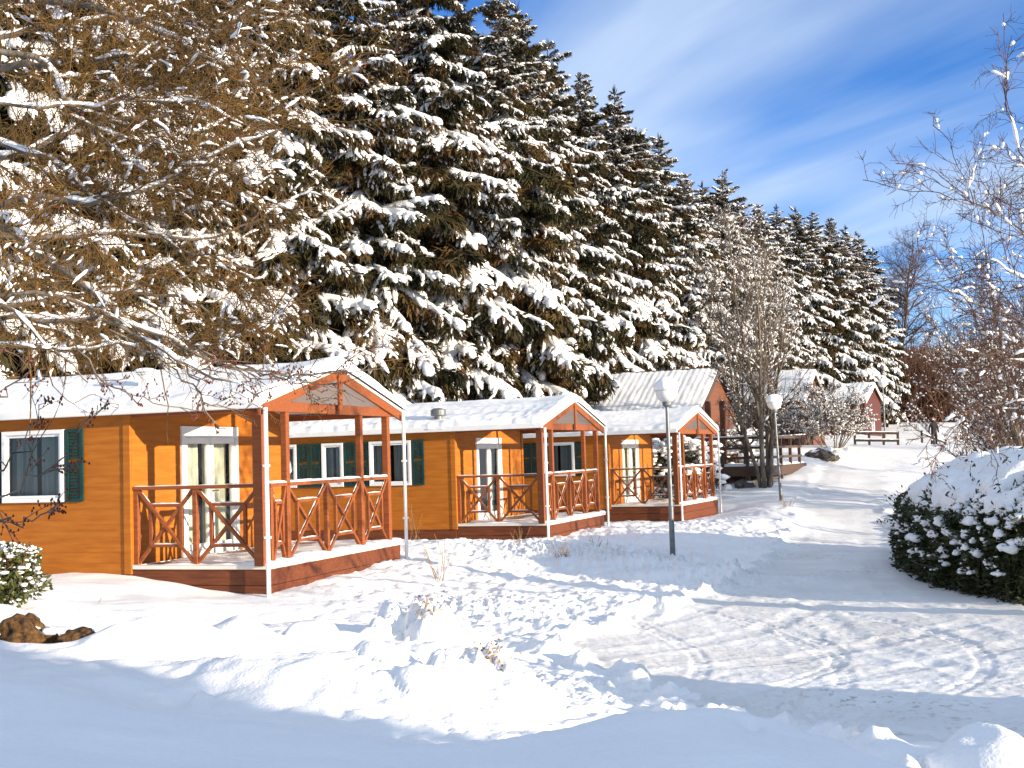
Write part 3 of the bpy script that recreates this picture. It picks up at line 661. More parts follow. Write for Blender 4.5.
# ------------------------------------------------------------------ houses behind
def gable_house(pos, yaw, L, Wd, hw, rise, mat, label, name='timber_house', over=.35, porch=False, wl=(), wmat='white', gables=True, ribs=.35, trimmat='ceiling', thick=.1):
    """origin: near corner of the gable end on the ground; x along the house toward the gable, y across"""
    root = empty(name, pos, -yaw); tag(root, label, 'house')
    b = MB(); siding(b, 'x', 0, -L, 0, -1.0, hw, [w[1:5] for w in wl if w[0] == 'x'], -1, .17); siding(b, 'y', 0, 0, Wd, -1.0, hw, [w[1:5] for w in wl if w[0] == 'y'], 1, .17)
    siding(b, 'x', Wd, -L, 0, -1, hw, (), 1, .17); siding(b, 'y', -L, 0, Wd, -1, hw, (), -1, .17)
    s = rise/(Wd/2)
    k = hw
    while k < hw+rise-.05:
        k1 = min(k+.17, hw+rise); a, c = (k-hw)/s, (k1-hw)/s
        for x in (0, -L+.05): b.hexa([(x-.05, a, k), (x+.02, a, k), (x+.02, Wd-a, k), (x-.05, Wd-a, k), (x-.05, c, k1), (x+.01, c, k1), (x+.01, Wd-c, k1), (x-.05, Wd-c, k1)])
        k = k1
    b.build('wall', mat, root)
    ox = .18; r = MB(); ze = hw-s*over
    for y0, y1 in ((-over, Wd/2), (Wd+over, Wd/2)):
        za, zb = hw+rise-s*abs(y0-Wd/2)+.02, hw+rise+.02
        ya, yb = (y0, y1) if y0 < y1 else (y1, y0); A, B = (za, zb) if y0 < y1 else (zb, za)
        r.hexa([(-L-over, ya, A), (ox, ya, A), (ox, yb, B), (-L-over, yb, B), (-L-over, ya, A+.08), (ox, ya, A+.08), (ox, yb, B+.08), (-L-over, yb, B+.08)])
    ro = r.build('roof', MAT['darkwood'], root)
    bb = MB()
    for y0 in (-over-.02, Wd+over+.02):
        za, zb = hw+rise-s*abs(y0-Wd/2)+.03, hw+rise+.03; x = ox+.005
        ya, yb, A, B = (y0, Wd/2, za, zb) if y0 < Wd/2 else (Wd/2, y0, zb, za)
        bb.hexa([(x, ya, A-.16), (x+.04, ya, A-.16), (x+.04, yb, B-.16), (x, yb, B-.16), (x, ya, A+.07), (x+.04, ya, A+.07), (x+.04, yb, B+.07), (x, yb, B+.07)])
    bb.build('bargeboard', MAT[trimmat], ro)
    def rz(X, Y): return hw+rise+.10-s*np.sqrt((Y-Wd/2)**2+.02)
    def rt(X, Y): return np.maximum(thick+.03*fbm(X*1.1+yaw*30, Y*1.1, 55, 4)+(.006*np.cos(X*2*np.pi/ribs) if ribs else 0), .02)
    snow_sheet('roof_snow', ro, -L-over-.03, ox+.03, -over-.03, Wd+over+.03, rz, rt, 220, 90, .1)
    for w in wl:
        window(w[0], w[1], w[2], w[3], w[4], (-.02 if w[0] == 'x' else .02), (-1 if w[0] == 'x' else 1), root, curt=False, mull=True)
        if len(w) > 5:
            for a0, a1 in ((w[1]-.42, w[1]-.02), (w[2]+.02, w[2]+.42)):
                f = MB(); o_ = -1 if w[0] == 'x' else 1; abox(f, w[0], a0, a1, o_*.03, o_*.06, w[3], w[4]); abox(f, w[0], a0, a1, o_*.061, o_*.075, w[3]+.15, w[3]+.25); abox(f, w[0], a0, a1, o_*.061, o_*.075, w[4]-.25, w[4]-.15)
                f.build('shutter', MAT['redwood'], root)
    return root
q = at(697, 412, 44.5); gb = gz(q.x, q.y)
big = gable_house((q.x+.0, q.y+.35, gb), .45, 7.2, 5.6, q.z-gb+.0, 1.75, MAT['brownwood'], 'large brown timber house with a broad ribbed snowy roof behind the farthest chalet', over=.5, wl=(('y', 3.2, 4.2, .9, 1.9),), trimmat='darkwood', thick=.05, ribs=.24)
q = at(800, 398, 60); gb = gz(q.x, q.y)
mid = gable_house((q.x+.1, q.y, gb), .45, 6.2, 5.0, q.z-gb, 1.45, MAT['brownwood'], 'brown timber house behind the snowy shrubs, with small red shuttered windows', over=.35, wl=(('x', -1.7, -1.0, .8, 1.6, 1), ('y', 1.0, 1.8, .9, 1.8, 1)), thick=.12, ribs=0)
q = at(861, 399, 76); gb = gz(q.x, q.y)
far = gable_house((q.x+.2, q.y, gb), .5, 4.5, 4.6, q.z-gb, 1.0, MAT['redwood'], 'small red gabled hut below the last spruces, near the far lamp', name='hut', over=.4, wl=(('y', 1.6, 2.4, .8, 1.6),), thick=.12)

# ------------------------------------------------------------------ growing things
def unit(v): return v/(np.linalg.norm(v, axis=-1, keepdims=True)+1e-9)
def grow(pos, d, L, K, g, wander, grav, curl=0):
    """polylines from pos (N,3) in direction d; wander = random bending, grav = z pull per step"""
    n = len(pos); P = np.empty((n, K, 3)); P[:, 0] = pos; d = unit(d).copy()
    for k in range(1, K):
        d = unit(d+g.normal(0, wander, (n, 3))+np.array([0, 0, grav])); P[:, k] = P[:, k-1]+d*(L/(K-1))[:, None]
    return P
def sample(P, tt):
    K = P.shape[1]; f = tt*(K-1); i = np.minimum(f.astype(int), K-2); w = (f-i)[:, None]; ar = np.arange(len(P))
    return P[ar, i]*(1-w)+P[ar, i+1]*w, unit(P[ar, i+1]-P[ar, i])
def spawn(P, L, Rd, m, t0, t1, ang, ratio, K, g, wander, grav, zb=0, rr=.6, rmin=.003, taper=.35, lrand=(.6, 1.2), short=.5):
    n = len(P); idx = np.repeat(np.arange(n), m); tt = g.uniform(t0, t1, len(idx))
    pos, tan = sample(P[idx], tt)
    rv = unit(g.normal(size=(len(idx), 3))); perp = unit(rv-(rv*tan).sum(1, keepdims=True)*tan)
    a = np.radians(g.normal(ang, 9, len(idx)))[:, None]
    d = np.cos(a)*tan+np.sin(a)*perp; d[:, 2] += zb
    L2 = L[idx]*ratio*(1-short*tt)*g.uniform(*lrand, len(idx))
    Kp = Rd.shape[1]; rp = Rd[idx, np.minimum((tt*(Kp-1)).astype(int), Kp-1)]
    r0 = np.maximum(rp*rr, rmin); Rn = np.maximum(r0[:, None]*np.linspace(1, taper, K)[None], rmin*.7)
    return grow(pos, d, L2, K, g, wander, grav), L2, Rn
def resamp(P, Rd, K2):
    n, K, _ = P.shape; s = np.linspace(0, K-1, K2); i = np.minimum(s.astype(int), K-2); w = s-i
    return P[:, i]*(1-w)[None, :, None]+P[:, i+1]*w[None, :, None], Rd[:, i]*(1-w)+Rd[:, i+1]*w
def snow_on(P, Rd, g, frac, base, k, S=5, cover=(.3, .9), maxz=.8):
    """rolls of snow lying on the upper side of branches"""
    n = len(P); sel = g.random(n) < frac; P = P[sel]; Rd = Rd[sel]; n = len(P)
    if n == 0: return np.zeros((0, 3)), np.zeros((0, 4), int)
    T = unit(P[:, -1]-P[:, 0]); ok = np.abs(T[:, 2]) < maxz; P = P[ok]; Rd = Rd[ok]; n = len(P)
    if n == 0: return np.zeros((0, 3)), np.zeros((0, 4), int)
    L = g.uniform(*cover, n); s0 = g.uniform(0, 1, n)*(1-L); K2 = 7
    tt = s0[:, None]+L[:, None]*np.linspace(0, 1, K2)[None]
    K = P.shape[1]; f = tt*(K-1); i = np.minimum(f.astype(int), K-2); w = (f-i)[..., None]; ar = np.arange(n)[:, None]
    Q = P[ar, i]*(1-w)+P[ar, i+1]*w; r = Rd[ar, i]*(1-w[..., 0])+Rd[ar, i+1]*w[..., 0]
    rs = (base+k*r)*g.uniform(.65, 1.35, (n, K2))*np.array([.25, .85, 1, 1.05, 1, .85, .25])[None]
    Q = Q.copy(); Q[..., 2] += r*.6+rs*.5
    return tubes(Q, rs, S)

# --- spruce: branch variants, then whole trees put together from them
def branch_variant(seed):
    g = np.random.default_rng(seed); K = 8
    x = np.linspace(0, 1, K); cz = -.05*x-.32*x**2+.12*x**4; cy = .06*np.sin(x*3+seed)
    main = np.stack([x, cy, cz], -1)[None]; mr = np.linspace(.018, .004, K)[None]
    stick = tubes(main, mr, 4)
    m = 13; side = np.tile([1, -1], m)[:m*2]; tt = np.repeat(np.linspace(.12, .97, m), 2)+g.uniform(-.02, .02, 2*m); tt = np.clip(tt, .05, .99)
    pos, tan = sample(np.repeat(main, 2*m, 0), tt)
    ang = np.radians(g.uniform(42, 66, 2*m))*side
    d = np.stack([np.cos(ang), np.sin(ang), np.full(2*m, -.05)+g.normal(0, .08, 2*m)], -1)
    L = (.36*(1-tt)**.75+.10)*g.uniform(.75, 1.2, 2*m)
    P2 = grow(pos, d, L, 6, g, .06, -.16)
    # dark shoots: hanging curtains and forward-pointing sprays
    cards = []
    allP = np.concatenate([P2, np.stack([main[0, [2, 3, 4, 5, 6, 7]]])]); 
    n = len(allP); q = 34; idx = np.repeat(np.arange(n), q); t_ = g.uniform(.05, 1, len(idx)); p, tn = sample(allP[idx], t_)
    dd = unit(tn*.7+g.normal(0, .55, p.shape)+np.array([0, 0, -.75])); ln = g.uniform(.06, .16, len(idx)); wv = unit(np.cross(dd, g.normal(size=p.shape)))
    wd = g.uniform(.007, .013, len(idx))[:, None]
    e = p+dd*ln[:, None]; md = p+dd*(ln*.5)[:, None]+np.array([0, 0, .006])
    Vc = np.stack([p-wv*wd*.4, p+wv*wd*.4, md+wv*wd, md-wv*wd, e+wv*wd*.25, e-wv*wd*.25], 1).reshape(-1, 3)
    b = np.arange(len(idx))*6; Fc = np.concatenate([np.stack([b, b+1, b+2, b+3], -1), np.stack([b+3, b+2, b+4, b+5], -1)])
    # snow rolls over the branchlets, merging into a pad, with drooping fingers
    sel = g.random(2*m) < .74; Ps = P2[sel]; ns = len(Ps)
    rs = (.024+.010*g.random((ns, 1)))*np.array([.9, 1.15, 1.1, .95, .8, .35])[None]*g.uniform(.7, 1.3, (ns, 6)); Q = Ps.copy(); Q[..., 2] += .018
    s1 = tubes(Q, rs, 5, .8)
    Qm, rm_ = resamp(main, mr, 10); Qm = Qm.copy(); Qm[..., 2] += .028
    s2 = tubes(Qm[:, 1:], (np.array([.02, .035, .045, .05, .052, .05, .045, .04, .02])*g.uniform(.75, 1.3, 9))[None], 6, .8)
    idx = np.repeat(np.arange(ns), 3); t_ = g.uniform(.35, 1, len(idx)); p, tn = sample(Ps[idx], t_)
    fg = grow(p+np.array([0, 0, .012]), tn+g.normal(0, .5, p.shape)+np.array([0, 0, -.25]), g.uniform(.05, .11, len(idx)), 4, g, .1, -.3)
    s3 = tubes(fg, np.array([.016, .019, .016, .006])[None]*g.uniform(.7, 1.3, (len(idx), 1)), 4)
    # heavier lumps toward the tip
    nb = 9; t_ = g.uniform(.35, 1, nb); p, tn = sample(np.repeat(main, nb, 0), t_); p = p+np.stack([np.zeros(nb), g.normal(0, .10, nb)*(1.25-t_), np.full(nb, .03)], -1)
    lb = grow(p, tn+g.normal(0, .35, p.shape)+np.array([0, 0, -.2]), g.uniform(.10, .2, nb), 6, g, .08, -.12)
    s4 = tubes(lb, np.array([.02, .045, .055, .055, .045, .015])[None]*g.uniform(.45, 1.45, (nb, 1)), 7, .75)
    return stick, (Vc, Fc), merge([s1, s2, s3, s4])
BV = [branch_variant(s) for s in range(40, 46)]
def spruce_meshes(seed, H, Rm, snowk=1.0, z0=1.2, step=.36, gap=.0):
    g = np.random.default_rng(seed); out = [[], [], []]
    z = z0; items = []
    while z < H-.35:
        t_ = (z-z0)/(H-z0); prof = Rm*min(1, .72+.9*t_)*(1-t_)**.72+.15
        nb = int(round((6.5+2*min(prof, 3)/3)*(1 if t_ < .85 else .8)))
        a0 = g.uniform(0, 6.28)
        for k in range(nb):
            if g.random() < gap*(1-t_): continue
            L = prof*g.uniform(.5, 1.15)*(1.25 if g.random() < .08 else 1)
            el = np.radians(-27+36*t_+30*max(0, t_-.7)/.3+g.normal(0, 13))
            items.append((z+g.uniform(-.32, .32), a0+k*2*np.pi/nb+g.normal(0, .3), el, L, g.normal(0, .16), g.integers(0, len(BV))))
        z += step*(1.05-.35*t_)*g.uniform(.8, 1.2)
    items = np.array(items)
    for vi in range(len(BV)):
        it = items[items[:, 5] == vi]; n = len(it)
        if n == 0: continue
        zz, az, el, L, roll = it[:, 0], it[:, 1], it[:, 2], it[:, 3], it[:, 4]
        ca, sa, ce, se, cr2, sr2 = np.cos(az), np.sin(az), np.cos(el), np.sin(el), np.cos(roll), np.sin(roll)
        for j in range(3):
            Vb, Fb = BV[vi][j]
            if j == 2:
                keep = g.random(n) < .80
            else: keep = np.ones(n, bool)
            s = L[keep][:, None]; X = Vb[None, :, 0]*s; Y = Vb[None, :, 1]*s*(.9+.2*g.random((keep.sum(), 1))); Z = Vb[None, :, 2]*s
            c_, s_ = cr2[keep][:, None], sr2[keep][:, None]; Y, Z = Y*c_-Z*s_, Y*s_+Z*c_
            c_, s_ = ce[keep][:, None], se[keep][:, None]; X, Z = X*c_-Z*s_, X*s_+Z*c_
            c_, s_ = ca[keep][:, None], sa[keep][:, None]; X, Y = X*c_-Y*s_, X*s_+Y*c_
            Z = Z+zz[keep][:, None]
            V3 = np.stack([X, Y, Z], -1); nk = len(V3)
            out[j].append((V3.reshape(-1, 3), (Fb[None]+(np.arange(nk)*len(Vb))[:, None, None]).reshape(-1, 4)))
    tk = np.array([[0, 0, -1.0], [0, 0, H*.25], [.03, 0, H*.5], [0, .03, H*.75], [0, 0, H]])[None]
    tr = tubes(tk, np.array([[.24, .19, .13, .07, .012]])*H/18, 10)
    # leader with a few upright shoots
    g2 = grow(np.repeat([[0, 0, H-.5]], 9, 0), g.normal(0, .35, (9, 3))+np.array([0, 0, 1.]), g.uniform(.25, .5, 9), 4, g, .05, .15)
    ld = tubes(g2, np.repeat([[.012, .02, .016, .004]], 9, 0), 4)
    return merge([tr]+out[0]), merge(out[1]+[ld]), merge(out[2])
def spruce_proto(seed, H, Rm, **kw):
    t_, c_, s_ = spruce_meshes(seed, H, Rm, **kw)
    r = empty('spruce_tree')
    mesh_obj('trunk', *t_, MAT['sprucebark'], r, smooth=True); mesh_obj('crown', *c_, MAT['needle'], r); mesh_obj('snow', *s_, MAT['snow_tree'], r, smooth=True)
    return r
protos = [spruce_proto(1, 17.0, 3.3), spruce_proto(2, 18.5, 3.7, gap=.1), spruce_proto(3, 16.0, 3.1), spruce_proto(4, 17.5, 3.5, gap=.12)]
used = [False]*len(protos)
def put_spruce(k, x, y, s, rz, label, group, dz=0):
    o = protos[k] if not used[k] else copy_tree(protos[k]); used[k] = True
    o.location = (x, y, gz(x, y)-.1+dz); o.rotation_euler = (0, 0, rz); o.scale = (s, s, s)
    return tag(o, label, 'tree', group)
ORD = ['first', 'second', 'third', 'fourth', 'fifth', 'sixth', 'seventh', 'eighth', 'ninth', 'tenth', 'eleventh', 'twelfth', 'thirteenth', 'fourteenth', 'fifteenth', 'sixteenth', 'seventeenth', 'eighteenth', 'nineteenth', 'twentieth', 'twenty-first', 'twenty-second', 'twenty-third', 'twenty-fourth', 'twenty-fifth', 'twenty-sixth']
# (px, top py, depth): front row follows the skyline of the wood
row = [(-70, 24.5), (60, 27), (175, 29), (275, 31.5), (365, 34), (440, 37.5)]
g = np.random.default_rng(5); k = 0
H_ = [17.0, 18.5, 16.0, 17.5]
front = []
for px, d in row: p = at(px, 440, d); front.append((p.x, p.y, 1.0+.08*g.random()))
for px, py, d in [(497, -25, 41), (515, 0, 44), (547, 38, 49.5), (580, 72, 53), (614, 84, 56), (640, 128, 57), (658, 132, 60), (684, 172, 60), (702, 180, 64), (722, 170, 67), (738, 196, 71), (757, 203, 73), (776, 203, 77), (795, 206, 80), (812, 210, 84), (829, 217, 88), (845, 224, 92), (858, 232, 96), (872, 246, 101)]:
    p = at(px, py, d); gr = gz(p.x, p.y); front.append((p.x, p.y, (p.z-gr+.1)))
for i, (x, y, s) in enumerate(front):
    kk = i % 4
    if s > 3: s = s/H_[kk]
    lab = 'snow laden spruce in the front row of the wood, %s from the left' % ORD[i]
    put_spruce(kk, x, y, s, g.uniform(0, 6.28), lab, 'spruces in the front row of the wood')
back = []
for px, py, d in [(0, -400, 31), (110, -400, 33), (230, -400, 36.5), (320, -300, 40), (405, -200, 43), (470, -40, 47), (532, 30, 52), (563, 55, 55), (598, 92, 58), (628, 110, 62), (648, 124, 65), (670, 152, 66), (693, 178, 70), (712, 184, 73), (730, 184, 76), (748, 206, 80), (767, 206, 84), (786, 212, 88), (804, 212, 92), (821, 218, 95), (838, 222, 99), (853, 232, 103), (866, 240, 107)]:
    p = at(px, 440, d); q = at(px, py, d); gr = gz(p.x, p.y); back.append((p.x, p.y, min(q.z-gr, 19.5)))
for i, (x, y, h) in enumerate(back):
    kk = (i*3+1) % 4
    put_spruce(kk, x, y, h/H_[kk], g.uniform(0, 6.28), 'spruce in the shaded second row of the wood, %s from the left' % ORD[i], 'spruces in the second row of the wood')

# --- leafless trees
def bare_tree(name, pos, seed, stems, H, twigmat, barkmat, label, cat='tree', group=None, lv=(7, 9, 9), snow=.5, sbase=.012, r0=.09, lean=.25, spread=45, upb=.25, rmin=.004, grav=.02, ratio=.55, base=.0, parts=('trunk', 'crown'), sk=.6, lens=(.5, .5)):
    g = np.random.default_rng(seed); root = empty(name, pos); tag(root, label, cat, group)
    n = stems; a = g.uniform(0, 6.28, n); d = np.stack([np.cos(a)*lean, np.sin(a)*lean, np.ones(n)], -1); p0 = np.stack([np.cos(a)*.02*n, np.sin(a)*.02*n, np.full(n, -.3)], -1)
    L0 = H*g.uniform(.8, 1.05, n); P0 = grow(p0, d, L0, 9, g, .07, .04); R0 = r0*g.uniform(.75, 1.1, (n, 1))*np.linspace(1, .16, 9)[None]
    P1, L1, R1 = spawn(P0, L0, R0, lv[0], .22-base, .97, spread, ratio, 7, g, .10, grav, upb, .5, rmin*1.5, .3)
    P2, L2, R2 = spawn(P1, L1, R1, lv[1], .1, .97, spread*.95, lens[0], 6, g, .14, grav, upb*.6, .5, rmin, .35)
    P3_, L3, R3 = spawn(P2, L2, R2, lv[2], .1, .99, spread, lens[1], 4, g, .16, grav, upb*.4, .6, rmin*.8, .4)
    mesh_obj(parts[0], *merge([tubes(P0, R0, 7), tubes(P1, R1, 5)]), MAT[barkmat], root, smooth=True)
    mesh_obj(parts[1], *merge([tubes(P2, R2, 3), tubes(P3_, R3, 3)]), MAT[twigmat], root)
    if snow > 0:
        s = [*[snow_on(P1, R1, g, snow*.8, sbase, sk, cover=(.025, .08), maxz=.8) for _ in range(3)], snow_on(P2, R2, g, snow*.9, sbase*1.1, sk, cover=(.06, .18)), snow_on(P2, R2, g, snow*.6, sbase*1.1, sk, cover=(.06, .15)), snow_on(P3_, R3, g, snow*.4, sbase, sk, 4, (.15, .35))]
        mesh_obj('snow', *merge([q for q in s if len(q[0])]), MAT['snow_tree'], root, smooth=True)
    return root
def gpos(px, py, d): p = at(px, py, d); return (p.x, p.y, gz(p.x, p.y))

# great leafless tree on the left whose boughs hang over the nearest roof: boughs run through surveyed points
def bough_tree(name, trunk_xy, boughs, seed, label, nsec, nter, fine, mat, snowf=.5, spread_d=.7, leaves=0, low=None, guard=True, trunkH=5.2, rmin=.0035, sbase=.0075):
    g = np.random.default_rng(seed); tx, ty = trunk_xy; tz = gz(tx, ty); root = empty(name, (tx, ty, tz)); tag(root, label, 'tree')
    o = np.array([tx, ty, tz])
    tk = np.array([[0, 0, -.4], [.05, 0, trunkH*.3], [0, .1, trunkH*.6], [.1, .1, trunkH]])[None]
    PB = []; RB = []
    for pts, r in boughs:
        A = np.array([np.array(at(*q)) for q in pts])-o
        A = np.concatenate([[[0, 0, min(trunkH*.95, max(.8, A[0, 2]*.6))]], A])
        tt = np.linspace(0, len(A)-1, 22); i = np.minimum(tt.astype(int), len(A)-2); w = (tt-i)[:, None]; Q = A[i]*(1-w)+A[i+1]*w
        Qp = np.pad(Q, ((1, 1), (0, 0)), 'edge'); Q = (Qp[:-2]+Q*2+Qp[2:])/4; Q[1:-1] += g.normal(0, .02, (20, 3))
        PB.append(Q); RB.append(np.linspace(r, r*.22, 22))
    PB = np.array(PB); RB = np.array(RB); LB = np.linalg.norm(np.diff(PB, axis=1), axis=2).sum(1)
    P1, L1, R1 = spawn(PB, LB, RB, nsec, .25, .98, 42, .30, 8, g, .19, -.01, .05, .42, rmin*1.5, .3, short=.45)
    def clear(P, L_, R_, zlim, keep):
        if not guard: return P, L_, R_
        ok = (P[:, :, 2].min(1)+tz > zlim) | (g.random(len(P)) < keep); return P[ok], L_[ok], R_[ok]
    P1, L1, R1 = clear(P1, L1, R1, .95, .30)
    P2, L2, R2 = spawn(P1, L1, R1, nter, .08, .98, 45, .52, 7, g, .20, -.02, -.02, .55, rmin, .4, short=.35)
    P2, L2, R2 = clear(P2, L2, R2, .75, .13)
    P3_, L3, R3 = spawn(P2, L2, R2, fine, .08, .99, 42, .55, 5, g, .24, -.03, -.06, .7, rmin*.8, .5, short=.3)
    P3_, L3, R3 = clear(P3_, L3, R3, .75, .22)
    mesh_obj('trunk', *tubes(tk, np.array([[.26, .2, .17, .1]]), 12), MAT['bark'], root, smooth=True)
    mesh_obj('boughs', *tubes(PB, RB, 7), MAT['bark'], root, smooth=True)
    mesh_obj('crown', *merge([tubes(P1, R1, 4), tubes(P2, R2, 3), tubes(P3_, R3, 3)]), MAT[mat], root)
    s = [*[snow_on(PB, RB, g, .8, sbase, .75, 7, (.08, .25)) for _ in range(5)], *[snow_on(P1, R1, g, .5*snowf*2, sbase*1.3, .8, cover=(.04, .14)) for _ in range(3)], snow_on(P2, R2, g, .30*snowf*2, sbase*1.3, .7, cover=(.1, .45)), snow_on(P3_, R3, g, .06*snowf*2, sbase*1.2, .6, 4, (.1, .4))]
    mesh_obj('snow', *merge([q for q in s if len(q[0])]), MAT['snow_tree'], root, smooth=True)
    if low:
        A2 = np.array([np.array([np.interp(np.linspace(0, len(q)-1, 16), np.arange(len(q)), np.array([np.array(at(*w)) for w in q])[:, c]) for c in range(3)]).T for q in low])-o
        A2[:, 1:-1] += g.normal(0, .02, A2[:, 1:-1].shape); RA = np.repeat([np.linspace(.0085, .003, 16)], len(A2), 0)
        LA = np.linalg.norm(np.diff(A2, axis=1), axis=2).sum(1)
        Q1, M1, S1 = spawn(A2, LA, RA, 7, .15, .98, 42, .26, 7, g, .12, .0, .1, .6, .0035, .6); Q2, M2, S2 = spawn(Q1, M1, S1, 4, .2, .98, 45, .45, 5, g, .14, 0, .1, .8, .003, .7)
        mesh_obj('low_branches', *merge([tubes(A2, RA, 5), tubes(Q1, S1, 4), tubes(Q2, S2, 3)]), MAT['bark'], root, smooth=True)
        c = np.concatenate([Q1[:, -1], Q2[:, -1], Q2[:, 2]]); mesh_obj('buds', *tubes(np.stack([c-[0, 0, .008], c, c+[0, 0, .010]], 1), np.repeat([[.003, .007, .002]], len(c), 0), 5), MAT['rust'], root, smooth=True)['kind'] = 'stuff'
    if leaves:
        n = leaves; ix = g.integers(0, len(P2), n); c = sample(P2[ix], g.random(n))[0]; c = np.repeat(c, 9, 0)+g.normal(0, .045, (n*9, 3))
        add_leaves('dead_leaves', c, .028, MAT['rust'], root, g)
    return root
def add_leaves(name, c, size, mat, parent, g, droop=.0, nrm=None, asp=.5):
    n = len(c); d = unit(g.normal(size=(n, 3))+np.array([0, 0, -droop])) if nrm is None else unit(nrm+g.normal(0, .6, (n, 3))); s = unit(np.cross(d, g.normal(size=(n, 3))))
    l = (size*g.uniform(.6, 1.3, n))[:, None]; nn = np.cross(d, s)
    Vt = np.stack([c, c+d*l*.5+s*l*asp*.5+nn*l*.08, c+d*l, c+d*l*.5-s*l*asp*.5+nn*l*.08], 1).reshape(-1, 3)
    b = np.arange(n)*4; return mesh_obj(name, Vt, np.stack([b, b+1, b+2, b+3], -1), mat, parent)
boughs1 = [
 ([(-120, 120, 10.5), (0, 66, 10.2), (60, 63, 10), (130, 56, 9.9), (165, 38, 9.8)], .050),
 ([(-100, 10, 10.6), (50, 0, 10.3), (125, 15, 10), (175, 38, 9.9), (230, 70, 9.8), (280, 75, 9.8)], .040),
 ([(-100, 40, 9.6), (40, 55, 9.5), (75, 108, 9.5), (100, 140, 9.6), (130, 162, 9.6), (190, 200, 9.6)], .034),
 ([(-120, 260, 9.2), (30, 190, 9.2), (98, 204, 9.2), (160, 186, 9.2), (200, 165, 9.1), (290, 125, 9)], .034),
 ([(-120, 180, 10.2), (0, 222, 10), (50, 262, 9.9), (100, 295, 9.8), (135, 328, 9.7), (170, 342, 9.7), (205, 345, 9.7)], .046),
 ([(-120, 330, 9), (20, 318, 9), (100, 318, 9), (150, 345, 9), (190, 368, 9), (225, 382, 9), (262, 398, 9)], .026),
 ([(-100, 300, 9.6), (40, 290, 9.6), (120, 320, 9.5), (190, 350, 9.5), (250, 372, 9.5), (310, 378, 9.5), (355, 372, 9.5)], .024),
 ([(-140, 380, 8.2), (-40, 330, 8.2), (0, 300, 8.2), (30, 330, 8.2), (60, 350, 8.2), (90, 385, 8.2)], .020),
 ([(-100, -60, 10.4), (60, -60, 10), (160, -40, 9.9), (220, 0, 9.8), (265, 45, 9.8)], .034),
 ([(-100, 130, 10), (40, 150, 9.8), (120, 215, 9.7), (190, 255, 9.7), (260, 270, 9.6)], .026),
 ([(-100, 90, 9.2), (30, 110, 9.2), (110, 100, 9.3), (200, 100, 9.3), (280, 140, 9.4)], .022),
]
bough_tree('leafless_tree', (-7.4, 9.8), boughs1, 21, 'large golden brown leafless tree at left, its snowy boughs hanging over the nearest roof', 12, 11, 9, 'twig', leaves=160, low=[
 [(-60, 545, 7.6), (0, 516, 7.6), (22, 522, 7.6), (45, 512, 7.6), (66, 500, 7.6)], [(-60, 480, 7.4), (0, 497, 7.4), (22, 482, 7.4), (45, 468, 7.4), (75, 440, 7.4), (98, 405, 7.4)],
 [(-60, 470, 7.5), (0, 470, 7.5), (20, 452, 7.5), (35, 420, 7.5), (44, 396, 7.5)], [(-60, 420, 7.8), (0, 400, 7.8), (30, 372, 7.8), (14, 350, 7.8)],
 [(60, 330, 9.0), (95, 372, 9.0), (125, 396, 9.0), (160, 402, 9.0), (205, 412, 9.0)], [(150, 345, 9.2), (180, 380, 9.2), (205, 402, 9.2), (240, 412, 9.2), (262, 404, 9.2)],
 [(170, 342, 9.2), (215, 362, 9.2), (260, 380, 9.2), (300, 384, 9.2), (345, 390, 9.2)], [(200, 350, 9.3), (245, 372, 9.3), (290, 378, 9.3), (330, 372, 9.3), (388, 366, 9.3)],
 [(230, 365, 9.2), (270, 372, 9.2), (300, 385, 9.2), (320, 402, 9.2), (330, 404, 9.2)], [(185, 345, 9.2), (190, 372, 9.2), (205, 400, 9.2), (215, 425, 9.2), (228, 430, 9.2)],
 [(110, 330, 9.0), (150, 356, 9.0), (190, 366, 9.0), (230, 374, 9.0), (280, 396, 9.0)]])
boughs2 = [
 ([(-90, 60, 14), (30, 30, 14), (120, 20, 14), (200, 20, 14), (270, 50, 14)], .05),
 ([(-90, 180, 14), (20, 150, 14), (110, 120, 14), (200, 110, 14), (250, 100, 14)], .05),
 ([(-90, 230, 13.5), (20, 240, 13.5), (110, 230, 13.5), (210, 240, 13.5), (270, 215, 13.5)], .045),
 ([(-90, 300, 13.5), (20, 305, 13.5), (110, 290, 13.5), (190, 300, 13.5), (235, 330, 13.5)], .045),
 ([(-90, -60, 14), (60, -80, 14), (170, -60, 14), (240, -30, 14), (290, 10, 14)], .05),
 ([(-90, 340, 12.5), (10, 345, 12.5), (70, 350, 12.5), (130, 345, 12.5), (180, 350, 12.5)], .03),
]
bough_tree('leafless_tree', (-8.8, 12.8), boughs2, 22, 'leafless tree at the far left standing just behind the golden brown one', 11, 10, 8, 'twig', leaves=50, snowf=.4)

